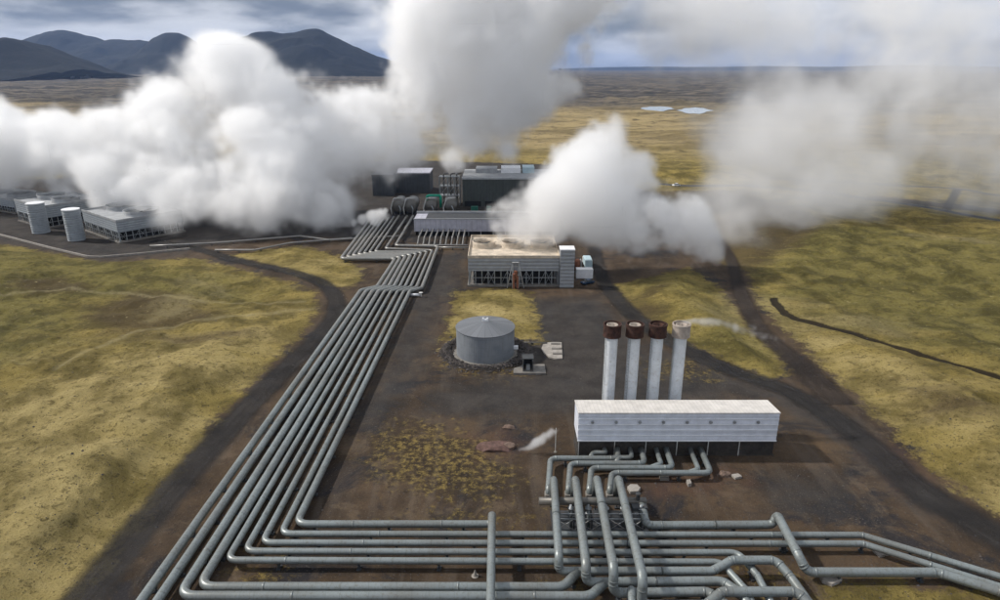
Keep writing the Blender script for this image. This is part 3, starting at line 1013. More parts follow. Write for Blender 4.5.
# fan shaped slab
pp = [(541.5, 349), (543, 345.5), (548, 343.6), (554, 343.2), (561.5, 343.4), (562.5, 359.5), (556, 359.8), (549, 358), (543.5, 353.5)]
pw = [G(a_, b2) for a_, b2 in pp]
c0 = sum(pw, Vector()) / len(pw)
root = empty('concrete_pad', c0, label='pale half-round concrete pad with three slots right of the tank', cat='concrete pad')
bm = bmesh.new(); prism(bm, [(q.x - c0.x, q.y - c0.y) for q in pw][::-1], 0, .35); finish('slab', bm, M['concrete_pale'], root)
for k in range(3):
    b_ = bmesh.new(); yy = 3.3 - k * 3.0; box(b_, .2, 2.6, yy - .4, yy + .3, .352, .6); finish('hatch', b_, M['concrete'], root, bevel=.05)

# ------------------------------------------------------------------ middle cooling tower
yc = G(510, 286.5).y
zt = AT(510, 255.5, yc).z - .9; zl = AT(510, 271, yc).z
x0 = AT(468, 262, yc).x; x1 = AT(559.5, 262, yc).x
cx = (x0 + x1) / 2; w = (x1 - x0) / 2


def lattice_wall(parent, L, z0, z1, n, M4, mat, matb):
    """columns and x braces along local x from 0..L on plane y=0"""
    b1 = bmesh.new(); b2 = bmesh.new()
    for k in range(n + 1):
        x = L * k / n
        box(b1, x - .13, x + .13, -.13, .13, z0, z1, M4)
    for z in (z0 + (z1 - z0) * .5,):
        box(b1, 0, L, -.1, .1, z - .1, z + .1, M4)
    for k in range(n):
        xa = L * k / n; xb = L * (k + 1) / n
        if k % 3 != 1:
            bar(b2, M4 @ Vector((xa, -.15, z0)), M4 @ Vector((xb, -.15, z1)), .1)
        if k % 3 == 0:
            bar(b2, M4 @ Vector((xb, -.2, z0)), M4 @ Vector((xa, -.2, z1)), .1)
    finish('column_row', b1, mat, parent)
    finish('bracing', b2, matb, parent)


def cooling_tower(loc, rz, w, dep, zt, zl, label, nf=3, roof='beige_roof', clad='grey_clad', cols=14):
    root = empty('cooling_tower', loc, rz, label=label, cat='cooling tower', group='cooling towers')
    I = Matrix.Identity(4)
    bm = bmesh.new(); box(bm, -w, w, 0, dep, zl, zt); finish('upper_wall', bm, M[clad], root)
    bm = bmesh.new(); box(bm, -w + .15, w - .15, .15, dep - .15, zt + .003, zt + .2); finish('roof_deck', bm, M[roof], root)
    bm = bmesh.new()
    box(bm, -w - .08, w + .08, -.08, .12, zt, zt + .9); box(bm, -w - .08, w + .08, dep - .12, dep + .08, zt, zt + .9)
    box(bm, -w - .08, -w + .12, .122, dep - .122, zt, zt + .9); box(bm, w - .12, w + .08, .122, dep - .122, zt, zt + .9)
    finish('parapet', bm, M[roof], root)
    bm = bmesh.new(); box(bm, -w + 1.6, w - 1.6, 1.6, dep - 1.6, .02, zl - .02); finish('louvre_core', bm, M['black'], root)
    lattice_wall(root, 2 * w - .6, .6, zl, cols, Matrix.Translation((-w + .3, .25, 0)), M['steel'], M['steel'])
    lattice_wall(root, dep - 1, .6, zl, max(4, int(dep / 2.4)), Matrix.Translation((w - .25, .5, 0)) @ Matrix.Rotation(R(90), 4, 'Z'), M['steel'], M['steel'])
    lattice_wall(root, dep - 1, .6, zl, max(4, int(dep / 2.4)), Matrix.Translation((-w + .25, .5, 0)) @ Matrix.Rotation(R(90), 4, 'Z'), M['steel'], M['steel'])
    bm = bmesh.new(); box(bm, -w - .3, w + .3, -.3, dep + .3, -.1, .6); finish('basin', bm, M['concrete'], root)
    rr = min(dep * .34, w / nf * .82)
    for k in range(nf):
        x = -w + 2 * w * (k + .5) / nf
        b_ = bmesh.new()
        lathe(b_, [(rr, zt + .2), (rr * .93, zt + 1.2), (rr, zt + 2.1), (rr - .12, zt + 2.1), (rr * .93 - .12, zt + 1.2), (rr - .12, zt + .25), (0, zt + .25)], 32, (x, dep * .52, 0))
        fs = finish('fan_stack', b_, M['beige_roof'] if roof == 'beige_roof' else M['grey_roof'], root, True)
        b_ = bmesh.new()
        lathe(b_, [(.5, zt + .9), (.5, zt + 1.3), (0, zt + 1.4)], 12, (x, dep * .52, 0))
        for j in range(6):
            Mx = Matrix.Translation((x, dep * .52, zt + 1.05)) @ Matrix.Rotation(j * math.pi / 3, 4, 'Z') @ Matrix.Rotation(.25, 4, 'X')
            box(b_, .4, rr - .4, -.3, .3, -.03, .03, Mx)
        finish('fan', b_, M['steel_dark'], fs)
    return root


ct = cooling_tower((cx, yc, 0), 0, w, 27, zt, zl, 'grey cooling tower with beige roof and open lattice base, right of centre', nf=3)
ct_top = zt
# stair shaft
xa = AT(559.8, 262, yc).x - cx; xb = AT(574.3, 262, yc).x - cx
zs_ = AT(566, 249.5, yc).z
st = empty('stair_tower', (cx + (xa + xb) / 2, yc - 1.2, 0), label='tall narrow grey stair tower with white top beside the cooling tower', cat='tower')
hw = (xb - xa) / 2 - .05
bm = bmesh.new(); box(bm, -hw, hw, 0, 4.6, 0, zs_); finish('wall', bm, M['grey_clad'], st)
bm = bmesh.new(); box(bm, -hw - .1, hw + .1, -.1, 4.7, zs_ + .002, zs_ + .3); finish('roof', bm, M['white'], st)
# A-frame in front
q = G(515.5, 288)
Z1 = AT(515.5, 262, q.y + 1.5).z
af = empty('stair_trestle', (q.x, q.y, 0), label='rusty and pale steel trestle ladder leaning on the front of the cooling tower', cat='trestle')
bm = bmesh.new()
for s in (-1, 1):
    bar(bm, Vector((s * 2.6, 0, 0)), Vector((s * .9, 1.6, Z1)), .22)
    bar(bm, Vector((s * 1.0, -.6, 0)), Vector((s * .9, 1.4, Z1)), .2)
for k in range(1, 6):
    z = Z1 * k / 6; s = k / 6
    bar(bm, Vector((-2.6 + 1.7 * s, 1.6 * s, z)), Vector((2.6 - 1.7 * s, 1.6 * s, z)), .12)
box(bm, -1.1, 1.1, .6, 1.9, Z1 - .1, Z1 + .1)
finish('frame', bm, M['steel_pale'], af)
bm = bmesh.new()
box(bm, -.9, -.2, -.8, .2, 0, 4.8); box(bm, .2, .9, -.8, .2, 0, 3.8); box(bm, -.5, .5, -.3, .5, 3.0, 5.6)
finish('pump', bm, M['rust_light'], af, bevel=.08)

# right of it: rusty module, white container, truck, car
yk = G(584, 278.5).y
q = G(584.5, 279)
cn = empty('container', (q.x, q.y, 0), 0, label='white shipping container right of the cooling tower', cat='container')
cw = AT(593, 274, q.y).x - q.x
ch = AT(584, 269.5, q.y).z
bm = bmesh.new(); box(bm, -cw, cw, 0, 2.6, .15, ch); finish('body', bm, M['white'], cn)
bm = bmesh.new()
for k in range(13):
    x = -cw + .3 + (2 * cw - .6) * k / 12
    box(bm, x - .07, x + .07, -.05, -.002, .4, ch - .25)
finish('rib', bm, M['white'], cn)
bm = bmesh.new(); box(bm, -cw, cw, .1, 2.5, 0, .148); finish('base_frame', bm, M['steel_dark'], cn)
q2 = G(579, 274)
rm = empty('pump_skid', (q2.x, q2.y + 1.5, 0), label='rust-red pump skid between the stair tower and the white container', cat='pump skid')
bm = bmesh.new(); box(bm, -1.6, 1.6, 0, 3.5, 0, .4); finish('base', bm, M['steel_dark'], rm)
bm = bmesh.new(); lathe(bm, [(0, .4), (1.0, .4), (1.0, 3.6), (.6, 4.3), (0, 4.4)], 16, (-.3, 1.5, 0)); finish('vessel', bm, M['rust_light'], rm, True)
bm = bmesh.new(); tube(bm, [Vector((.9, 1, .4)), Vector((.9, 1, 3.8)), Vector((.9, 3, 3.8))], .25, rad=.5); finish('pipe', bm, M['steel_pale'], rm)
q3 = G(588.5, 270.5)
tk = empty('tanker_truck', (q3.x, q3.y, 0), R(0), label='pale blue box truck parked behind the white container', cat='truck')
bm = bmesh.new(); box(bm, -1.25, 1.25, 0, 6.4, 1.0, 3.6); finish('cargo_box', bm, M['blue_pale'], tk, bevel=.12)
bm = bmesh.new(); box(bm, -1.15, 1.15, 6.6, 8.4, .6, 2.9); finish('cab', bm, M['white'], tk, bevel=.2)
bm = bmesh.new(); box(bm, -1.1, 1.1, .2, 8.2, .6, .98); finish('chassis', bm, M['steel_dark'], tk)
for sx_ in (-1, 1):
    for yy in (1.2, 2.4, 7.4):
        b_ = bmesh.new(); lathe(b_, [(0, -.15), (.5, -.15), (.5, .15), (0, .15)], 16)
        bmesh.ops.rotate(b_, verts=b_.verts, cent=(0, 0, 0), matrix=Matrix.Rotation(R(90), 3, 'Y'))
        bmesh.ops.translate(b_, verts=b_.verts, vec=(sx_ * 1.05, yy, .5)); finish('wheel', b_, M['tyre'], tk)


def car(loc, rz, label, paint, name='parked_car', cat='car', group=None, L=4.4, Wd=1.8):
    c_ = empty(name, loc, rz, label=label, cat=cat, group=group)
    # side profile extruded across the width
    body = [(-L / 2, .35), (-L / 2, .8), (-L / 2 + .15, .95), (-L * .23, 1.0), (L * .3, 1.0), (L / 2 - .1, .9), (L / 2, .7), (L / 2, .35)]
    roof = [(-L * .30, 1.0), (-L * .12, 1.45), (L * .22, 1.5), (L * .42, 1.0)]
    def ext(pr, hw, inset=0):
        bm = bmesh.new()
        a = [bm.verts.new((x, -hw + (inset if z > 1.2 else 0), z)) for x, z in pr]
        b = [bm.verts.new((x, hw - (inset if z > 1.2 else 0), z)) for x, z in pr]
        bm.faces.new(a); bm.faces.new(b[::-1])
        for i in range(len(pr)):
            j = (i + 1) % len(pr)
            bm.faces.new((a[i], b[i], b[j], a[j]))
        return bm
    finish('body', ext(body, Wd / 2), paint, c_, bevel=.06)
    finish('window', ext(roof, Wd / 2 - .08, .12), M['glass'], c_, bevel=.03)
    bm = bmesh.new(); box(bm, -L * .12, L * .22, -Wd / 2 + .2, Wd / 2 - .2, 1.47, 1.54); finish('roof', bm, paint, c_)
    for sx_ in (-1, 1):
        for yy in (-1, 1):
            b_ = bmesh.new(); lathe(b_, [(0, -.11), (.3, -.11), (.33, -.06), (.33, .06), (.3, .11), (0, .11)], 18)
            bmesh.ops.rotate(b_, verts=b_.verts, cent=(0, 0, 0), matrix=Matrix.Rotation(R(90), 3, 'X'))
            bmesh.ops.translate(b_, verts=b_.verts, vec=(sx_ * L * .31, yy * (Wd / 2 - .08), .33)); finish('wheel', b_, M['tyre'], c_)
    return c_


q = G(587.5, 284)
car((q.x, q.y, 0), R(28), 'dark blue car parked in front of the white container', M['car_blue'])

# ------------------------------------------------------------------ separator hall (lavender) and pipe comb
yl = G(450, 236).y
z1 = AT(450, 219.5, yl).z; z0_ = AT(450, 231.5, yl).z
xa = AT(414, 225, yl).x; xb = AT(560, 225, yl).x
root = empty('valve_building', (xa, yl, 0), label='long low pale lavender-grey building with dark roof strip behind the pipe comb', cat='building')
L = xb - xa
bm = bmesh.new(); box(bm, 0, L, 0, 12, z0_, z1); finish('wall', bm, M['lavender'], root)
bm = bmesh.new(); box(bm, .4, L - .4, 1.2, 11.6, 0, z0_ - .003); finish('base_wall', bm, M['black'], root)
bm = bmesh.new(); box(bm, 4.8, L + .003, .6, 11.4, z1 + .002, z1 + .3); finish('roof', bm, M['steel_dark'], root)
bm = bmesh.new(); box(bm, -.15, L + .15, 11.5, 12.2, z1 + .001, z1 + 1.0); box(bm, -.15, L + .15, -.15, .3, z1 + .001, z1 + .35); finish('parapet', bm, M['grey_roof'], root)
for k in range(12):
    b_ = bmesh.new(); x = 2 + (L - 4) * k / 11
    box(b_, x - .15, x + .15, .1, .4, 0, z0_ - .003); finish('post', b_, M['steel'], root)
yp = G(440, 246).y
for k in range(9):
    px = 418 + 5.6 * k
    q = G(px, 243.2, .6)
    e = Vector((q.x + .3, yl + 1.6, 2.8))
    pipeline([Vector((q.x, q.y - 2.5, .7)), Vector((q.x, q.y, .7)), Vector((q.x + .3, q.y + 1.2, 2.8)), e], .3, 'short bent feed pipe rising into the lavender building, number %d from the left of nine' % (k + 1) if k not in (0, 8) else ('short bent feed pipe rising into the lavender building, %s of nine' % ('leftmost' if k == 0 else 'rightmost')), mat='pipe_far', name='feed_pipe', cat='pipe', group='feed pipes of the lavender building', supports=False, rad=.8)
a = G(395, 246.5, .9)
for k, py in enumerate((247.5, 245.2)):
    a = G(438 if k == 0 else 419, py, .9); b_ = G(468, py, .9)
    pipeline([a, b_], .33, ['thin grey collector pipe in front of the pipe comb, nearer one', 'thin grey collector pipe in front of the pipe comb, farther one'][k], mat='pipe_far', name='collector_pipe', cat='pipe', sup=4)

# ------------------------------------------------------------------ separators
ysep = G(430, 214.5).y
for k, px in enumerate((398, 410.5, 430.5, 450.5)):
    rad_px = 6.6
    c0 = AT(px, 207, ysep)
    r = rad_px * (c0 - Vector((0, 0, H))).dot(FWD) / F
    root = empty('steam_separator', (c0.x, ysep, 0), label=['leftmost dark horizontal steam separator drum, pale pipes over it', 'second dark separator drum from the left, silver pipes over it', 'third dark separator drum from the left, under the green pipe', 'rightmost dark separator drum, beside the lattice tower'][k], cat='separator', group='steam separator drums')
    bm = bmesh.new()
    lathe(bm, [(0, -1.2), (r * .55, -.9), (r * .9, -.35), (r, 0), (r, 11), (r * .6, 12), (0, 12.2)], 28)
    bmesh.ops.rotate(bm, verts=bm.verts, cent=(0, 0, 0), matrix=Matrix.Rotation(R(-90), 3, 'X'))
    bmesh.ops.translate(bm, verts=bm.verts, vec=(0, 0, r + .8))
    finish('drum', bm, M['pipe_dark'], root, True)
    for yy in (1.5, 8.5):
        b_ = bmesh.new(); box(b_, -r * .7, r * .7, yy - .3, yy + .3, 0, r * .55); finish('saddle', b_, M['steel_dark'], root)
    b_ = bmesh.new(); lathe(b_, [(r + .12, -.1), (r + .12, .1)], 28)
    b_.free()
    b_ = bmesh.new(); tube(b_, [Vector((-r * .9, -1.4, .3)), Vector((-r * 1.05, -.8, r)), Vector((-r * .6, -.2, 2 * r + 1.5)), Vector((r * .8, .5, 2 * r + 1.6))], .28, rad=1.0); finish('feed_pipe', b_, M['steel_pale'], root)
    b_ = bmesh.new(); tube(b_, [Vector((r * .3, -1.6, .3)), Vector((r * .45, -1.5, r * .9)), Vector((r * .2, -1.0, 1.4 * r))], .25, rad=.6); finish('drain_pipe', b_, M['steel'], root)
a = AT(427, 195.6, ysep + 2); b_ = AT(440.5, 195.6, ysep + 2)
pipeline([Vector((a.x, a.y, 3)), Vector((a.x, a.y, a.z)), Vector((b_.x, b_.y, a.z)), Vector((b_.x, b_.y, 3))], .62, 'bright green pipe over the third separator drum', mat='pipe', name='green_pipe', cat='pipe', supports=False, rad=.9)
bpy.data.objects[[o.name for o in bpy.data.objects if o.name.startswith('green_pipe')][0]].children[0].data.materials[0] = M['green']
for px, w_, s in ((474.5, 2.3, 'left'), (488.8, 1.5, 'right')):
    q = G(px, 213)
    root = empty('green_cabinet', (q.x, q.y, 0), label='small dark green cabinet in front of the dark hall, %s one of two' % s, cat='cabinet', group='dark green cabinets')
    b_ = bmesh.new(); box(b_, -w_ / 2 * 1.4, w_ / 2 * 1.4, 0, 2, .2, 3); finish('body', b_, M['green_dark'], root, bevel=.1)
    b_ = bmesh.new(); box(b_, -w_ / 2 * 1.5, w_ / 2 * 1.5, -.1, 2.1, 0, .198); finish('base', b_, M['concrete'], root)

# ------------------------------------------------------------------ turbine hall etc.
def hall(px0, px1, pyb, pyt, dep, wall, roof, label, door=None, name='turbine_hall', rib=True):
    yb = G((px0 + px1) / 2, pyb).y
    a = AT(px0, pyb, yb); b = AT(px1, pyb, yb)
    z = AT(px0, pyt, yb).z
    root = empty(name, ((a.x + b.x) / 2, yb, 0), label=label, cat='building')
    w = (b.x - a.x) / 2
    bm = bmesh.new(); box(bm, -w, w, 0, dep, -.2, z); finish('wall', bm, M[wall], root)
    bm = bmesh.new(); box(bm, -w - .3, w + .3, -.3, dep + .3, z + .002, z + .7); finish('roof', bm, M[roof], root)
    if rib:
        bm = bmesh.new()
        for k in range(int(2 * w / 8)):
            box(bm, -w + 8 * k + 3.9, -w + 8 * k + 4.1, -.08, -.002, 0, z)
        finish('wall_rib', bm, M['steel_dark'], root)
    if door:
        for (u0, u1, h) in door:
            b_ = bmesh.new(); box(b_, -w + u0, -w + u1, -.12, -.003, 0, h); finish('door', b_, M['black'], root)
    return root, w, z


hr, hw_, hz0 = hall(463, 560, 206.5, 179.5, 30, 'dark_hall', 'grey_roof', 'big dark green-grey turbine hall with pale grey roof, half hidden by steam', door=[(1, 9, 2.6), (11, 17, 2.6), (20, 26, 5)])
for k, (x0_, x1_, m_) in enumerate([(6, 17, 'grey_roof'), (19, 29, 'white'), (30, 36, 'blue_pale')]):
    b_ = bmesh.new(); box(b_, -hw_ + x0_, -hw_ + x1_, 16, 26, hz0 + .71, hz0 + 3.0 + .3 * k); finish('roof_house', b_, M[m_], hr)
hall(373, 394, 196, 176, 16, 'dark_hall_blue', 'steel_dark', 'dark block-like building at the left behind the separator drums', name='service_building')
hall(396, 430, 193, 174, 18, 'dark_hall_blue', 'lavender', 'dark blue-grey building with pale roof behind the separator drums', name='service_building')

# pipe lattice tower between halls
q = G(450, 205)
zt_ = AT(450, 176.5, q.y).z
root = empty('lattice_tower', (q.x, q.y, 0), label='open steel lattice pipe tower left of the dark turbine hall', cat='lattice tower')
xw = 9 * 1.0 / 2
xw = abs(AT(461, 205, q.y).x - AT(441, 205, q.y).x) / 2
bm = bmesh.new()
for s in (-1, -.2, .45, 1):
    for yy in (0, 5):
        box(bm, s * xw - .15, s * xw + .15, yy - .15, yy + .15, 0, zt_)
for z in (zt_ * .33, zt_ * .66, zt_ - .2):
    box(bm, -xw, xw, -.12, .12, z - .15, z + .15); box(bm, -xw, xw, 4.9, 5.1, z - .15, z + .15)
    box(bm, -xw, xw, .2, 4.8, z - .05, z + .05)
finish('frame', bm, M['steel'], root)
bm = bmesh.new()
for i, s in enumerate((-1, -.2, .45)):
    e = (-.2, .45, 1)[i]
    for j in range(3):
        bar(bm, Vector((s * xw, -.2, zt_ * j / 3)), Vector((e * xw, -.2, zt_ * (j + 1) / 3)), .1)
finish('brace', bm, M['steel_pale'], root)
for s in (-.6, .1, .7):
    b_ = bmesh.new(); tube(b_, [Vector((s * xw, 2, 0)), Vector((s * xw, 2, zt_ + 1)), Vector((s * xw + 2, 4, zt_ + 1))], .4, rad=1); finish('riser_pipe', b_, M['pipe_dark'], root)

# ------------------------------------------------------------------ left cooling towers
def corner_tower(A, B, Cc, pyt, wlen, label, ztop=None):
    A = G(*A); B = G(*B); Cc = G(*Cc)
    # long side A->B (leftwards), other side A->C
    d1 = (B - A).normalized()
    return A, d1


def left_tower(A, B, topy, dep, label):
    """front wall from pixel B (left end) to A (right corner)"""
    A_ = G(*A); B_ = G(*B)
    d = (A_ - B_); L = d.length
    ang = math.atan2(d.y, d.x)
    z = AT(A[0], topy, A_.y).z
    mid = (A_ + B_) / 2
    return cooling_tower((mid.x, mid.y, 0), ang, L / 2, dep, z, z * .5, label, nf=1 if L < 20 else 2, roof='grey_roof', clad='grey_clad_fine', cols=max(6, int(L / 2.2)))


lt2 = left_tower((120, 243.5), (86, 231.0), 222.5, 26, 'ribbed grey cooling tower at the left, nearest of three, with round shaft at its side')
lt1 = left_tower((47, 229), (19, 221), 208.0, 24, 'grey cooling tower at the far left, middle of three behind a round shaft')
lt0 = left_tower((16, 214.0), (-30, 206), 201.5, 18, 'grey cooling tower cut by the left edge of the picture')
for (bx, by, ty, lab) in ((77, 240, 209.5, 'round ribbed grey shaft with white top, right one of two'), (41.5, 232.5, 203.3, 'round ribbed grey shaft with white top, left one of two')):
    q = G(bx, by); z = AT(bx - 4, ty, q.y).z
    r = 7.6 * (q - Vector((0, 0, H))).dot(FWD) / F
    root = empty('round_shaft', (q.x, q.y, 0), label=lab, cat='shaft', group='round ribbed shafts')
    bm = bmesh.new()
    prof = [(r, 0)]
    nn = 18
    for k in range(nn):
        za = z * k / nn; zb_ = z * (k + 1) / nn
        prof += [(r, za + .1), (r + .12, za + .2), (r + .12, zb_ - .2), (r, zb_ - .1)]
    prof += [(r, z)]
    lathe(bm, prof, 32); finish('shell', bm, M['grey_clad_fine'], root)
    bm = bmesh.new(); lathe(bm, [(r + .15, z - .1), (r + .2, z + .25), (0, z + .5)], 32); finish('roof', bm, M['white'], root)

# concrete kerb wall round the left pad
kw = [(-60, 219), (0, 235.5), (50, 248.5), (88, 257.5), (100, 258), (140, 254.5), (190, 249.5)]
root = empty('retaining_wall', G(88, 258), label='low pale concrete kerb wall edging the dark pad at the left', cat='low wall')
off = G(88, 258)
pw = [G(*a) for a in kw]
for i, (a, b) in enumerate(zip(pw, pw[1:])):
    d = (b - a); L = d.length; ang = math.atan2(d.y, d.x)
    b_ = bmesh.new(); box(b_, 0, L, -.25, .25, -.3, .7, Matrix.Translation(a - off) @ Matrix.Rotation(ang, 4, 'Z')); finish('wall_panel', b_, M['concrete_pale'], root)
# far pipes at left pad (thin, going to the left towers)
pipeline([G(400, 236, .9), G(330, 240, .9), G(300, 236, .9), G(215, 243, .9), G(150, 246, .9)], .35, 'thin grey pipe running left across the dark pad below the steam', mat='pipe_far', name='water_pipe', cat='pipe', sup=8)
pipeline([G(352, 238, .9), G(290, 243, .9), G(255, 250, .9), G(215, 250, .9)], .35, 'second thin grey pipe nearer the moss across the dark pad', mat='pipe_far', name='water_pipe', cat='pipe', sup=8)

# ------------------------------------------------------------------ small things
def rock(loc, s, mat, label, cat='rock', name='rock', seedv=0):
    rnd = random.Random(seedv)
    bm = bmesh.new()
    bmesh.ops.create_icosphere(bm, subdivisions=2, radius=1)
    for v in bm.verts:
        k = 1 + rnd.uniform(-.22, .22)
        v.co = Vector((v.co.x * s[0] * k, v.co.y * s[1] * k, max(-.15 * s[2], v.co.z * s[2] * k)))
    o = finish(name, bm, mat); o.location = (loc.x, loc.y, ground_z(loc.x, loc.y))
    tag(o, label=label, cat=cat)
    return o


def slab(pp, h, label, mat='concrete_pale', group=None):
    pw = [G(*a) for a in pp]
    c0 = sum(pw, Vector()) / len(pw)
    bm = bmesh.new(); prism(bm, [(q.x - c0.x, q.y - c0.y) for q in pw], -.1, h)
    o = finish('concrete_slab', bm, M[mat], bevel=.04); o.location = (c0.x, c0.y, ground_z(c0.x, c0.y))
    tag(o, label=label, cat='concrete slab')


rock(G(508, 428), (1.2, .7, .55), M['rock_brown'], 'lone brown rock on the dark gravel left of the white building', seedv=1)
rock(G(495, 447), (3.6, 1.8, .8), M['scorched'], 'reddish heap of scorched earth by the ground steam vent', cat='earth heap', name='earth_heap', seedv=2)
rock(G(508, 447), (1.4, 1.0, .8), M['rock_brown'], 'brown rock at the right end of the reddish heap', seedv=8)
slab([(627, 489), (630, 486.5), (637, 486.5), (640.5, 490), (638, 493.5), (630, 494)], .5, 'small six-sided pale concrete slab right of the nested pipes')
slab([(686, 482.5), (690, 482), (691.5, 486), (688, 487)], .6, 'small pale rubble block below the long inlet pipe')
slab([(659, 476.5), (668, 476.5), (669, 480.5), (660, 480.5)], .5, 'flat grey slab under the innermost nested pipe', 'concrete')
rock(G(724, 475), (1.1, .8, .7), M['rock_brown'], 'small brown boulder beside the pipe bend at the building front', seedv=3)
slab([(731, 476), (738, 475), (742, 478), (735, 479.5)], .4, 'small pale block right of the brown boulder')
slab([(872, 551), (880, 550), (889, 555.5), (879, 557.5)], .3, 'flat diamond-shaped slab below the slanting pipes')
slab([(820, 578.5), (838, 577.5), (842, 582), (832, 586.5), (822, 583)], .5, 'five-sided pale slab below the lower right pipe')
q = G(418, 296)
root = empty('pipe_stub', (G(411, 297).x, G(411, 297).y, 0), label='short white pipe stub with valve beside the pipe shift', cat='pipe')
bm = bmesh.new(); tube(bm, [Vector((0, 0, .7)), Vector((2.6, 0, .7))], .4); finish('pipe', bm, M['white'], root)
bm = bmesh.new(); lathe(bm, [(.3, .2), (.3, 1.3), (.6, 1.35), (.6, 1.45), (0, 1.5)], 12, (3.0, 0, 0)); finish('valve', bm, M['steel_pale'], root)
# thin mast by the ground steam
q = G(555.3, 452)
root = empty('marker_pole', (q.x, q.y, 0), label='thin pale pole standing left of the white building', cat='pole')
zp = AT(555, 428, q.y).z
bm = bmesh.new(); lathe(bm, [(.07, 0), (.06, zp), (0, zp)], 8); finish('pole', bm, M['steel_pale'], root)
bm = bmesh.new(); lathe(bm, [(.3, -.05), (.3, .1), (0, .12)], 12); finish('base', bm, M['concrete'], root)
# traffic cone shaped marker in the lower yard
q = G(475, 576)
bm = bmesh.new(); lathe(bm, [(.5, 0), (.5, .08), (.32, .1), (.06, 1.0), (0, 1.02)], 14)
o = finish('marker_cone', bm, M['concrete_pale']); o.location = (q.x, q.y, ground_z(q.x, q.y)); tag(o, label='small pale cone left among the lower pipes near the raised cross pipe', cat='cone')
# far cars and white sheds near the ponds/road
q = G(676, 187); car((q.x, q.y, .5), R(20), 'tiny white car far off on the road behind the steam', M['white'])
for k, (px, py, s) in enumerate([(80, 65.2, 1.0), (85, 66.5, 1.4), (70, 66, .8)]):
    q = AT(px, py + 1.5, 4600)
    q = Vector((q.x, 4600, 0))
    root = empty('farm_shed', (q.x, q.y, 0), label=['tiny white shed at the foot of the hills, right of a smaller one', 'largest of the tiny white sheds below the left hills', 'smallest and leftmost of the tiny white sheds below the hills'][k], cat='shed', group='far white sheds')
    b_ = bmesh.new(); box(b_, -14 * s, 14 * s, 0, 14, -2, 8 * s); finish('wall', b_, M['white'], root)
    b_ = bmesh.new()
    pts_ = [(-15 * s, 8 * s), (0, 14 * s), (15 * s, 8 * s)]
    a_ = [b_.verts.new((x, -1, z + .1)) for x, z in pts_]; c_ = [b_.verts.new((x, 15, z + .1)) for x, z in pts_]
    b_.faces.new(a_); b_.faces.new(c_[::-1])
    for i in range(3): b_.faces.new((a_[i], a_[(i + 1) % 3], c_[(i + 1) % 3], c_[i]))
    finish('roof', b_, M['grey_roof'], root)

# scattered stones (uncountable rubble)
bm = bmesh.new()
rnd = random.Random(11)
cand = 0
base = [Vector(v) for v in ((1, 0, 0), (-1, 0, 0), (0, 1, 0), (0, -1, 0), (0, 0, 1), (0, 0, -.6))]
fc = ((0, 2, 4), (2, 1, 4), (1, 3, 4), (3, 0, 4), (2, 0, 5), (1, 2, 5), (3, 1, 5), (0, 3, 5))
while cand < 5200:
    if cand % 4 == 0:
        a_ = rnd.uniform(0, 2 * math.pi); rr_ = rnd.gauss(9.4, 1.2)
        x, y = tc.x + rr_ * math.cos(a_), tc.y + rr_ * math.sin(a_); s = rnd.uniform(.15, .5)
        if rr_ < 7.6: continue
    else:
        px = rnd.uniform(20, 990); py = rnd.uniform(285, 600)
        q = G(px, py); x, y = q.x, q.y
        s = rnd.uniform(.06, .16) * (1.8 if rnd.random() < .06 else 1)
    cand += 1
    z = ground_z(x, y)
    an = rnd.uniform(0, 6.28)
    sc = Vector((s * rnd.uniform(.7, 1.4), s * rnd.uniform(.7, 1.4), s * rnd.uniform(.5, .9)))
    vs = []
    for b_ in base:
        k = rnd.uniform(.75, 1.25)
        vx, vy = b_.x * sc.x * k, b_.y * sc.y * k
        vs.append(bm.verts.new((x + vx * math.cos(an) - vy * math.sin(an), y + vx * math.sin(an) + vy * math.cos(an), z + b_.z * sc.z * k)))
    for f in fc: bm.faces.new([vs[i] for i in f])
o = finish('gravel_stones', bm, M['rock']); tag(o, label='loose dark lava stones strewn over the yard and heaped round the tank', cat='stones', kind='stuff')

# ------------------------------------------------------------------ steam volumes
def bspline_mat(n, cells, off):
    """n samples over 'cells' lattice cells, cubic b-spline weights -> (n, cells+4)"""
    Mx = np.zeros((n, int(math.ceil(cells)) + 5), np.float32)
    xs = np.linspace(0, cells, n) + off
    i = np.floor(xs).astype(int); f = xs - i
    ww = [(1 - f) ** 3 / 6, (3 * f ** 3 - 6 * f ** 2 + 4) / 6, (-3 * f ** 3 + 3 * f ** 2 + 3 * f + 1) / 6, f ** 3 / 6]
    for k in range(4):
        Mx[np.arange(n), i + k] = ww[k]
    return Mx


def noise3(shape, size, scale, rs):
    """shape (nx,ny,nz), size in metres, scale: lattice cell in metres"""
    mats = [bspline_mat(n, s / scale, rs.rand() * .9) for n, s in zip(shape, size)]
    L = rs.randn(*[m.shape[1] for m in mats]).astype(np.float32)
    a = np.tensordot(mats[2], L, axes=(1, 2))        # z, x, y
    a = np.tensordot(mats[0], a, axes=(1, 1))        # x, z, y
    a = np.tensordot(mats[1], a, axes=(1, 2))        # y, x, z
    return a.transpose(1, 0, 2)


def trail(pts, n=6):
    out = []
    for a, b in zip(pts, pts[1:]):
        a = list(a) + [1.0] * (5 - len(a)); b = list(b) + [1.0] * (5 - len(b))
        for i in range(n): out.append(tuple(x + (y - x) * i / n for x, y in zip(a, b)))
    return out


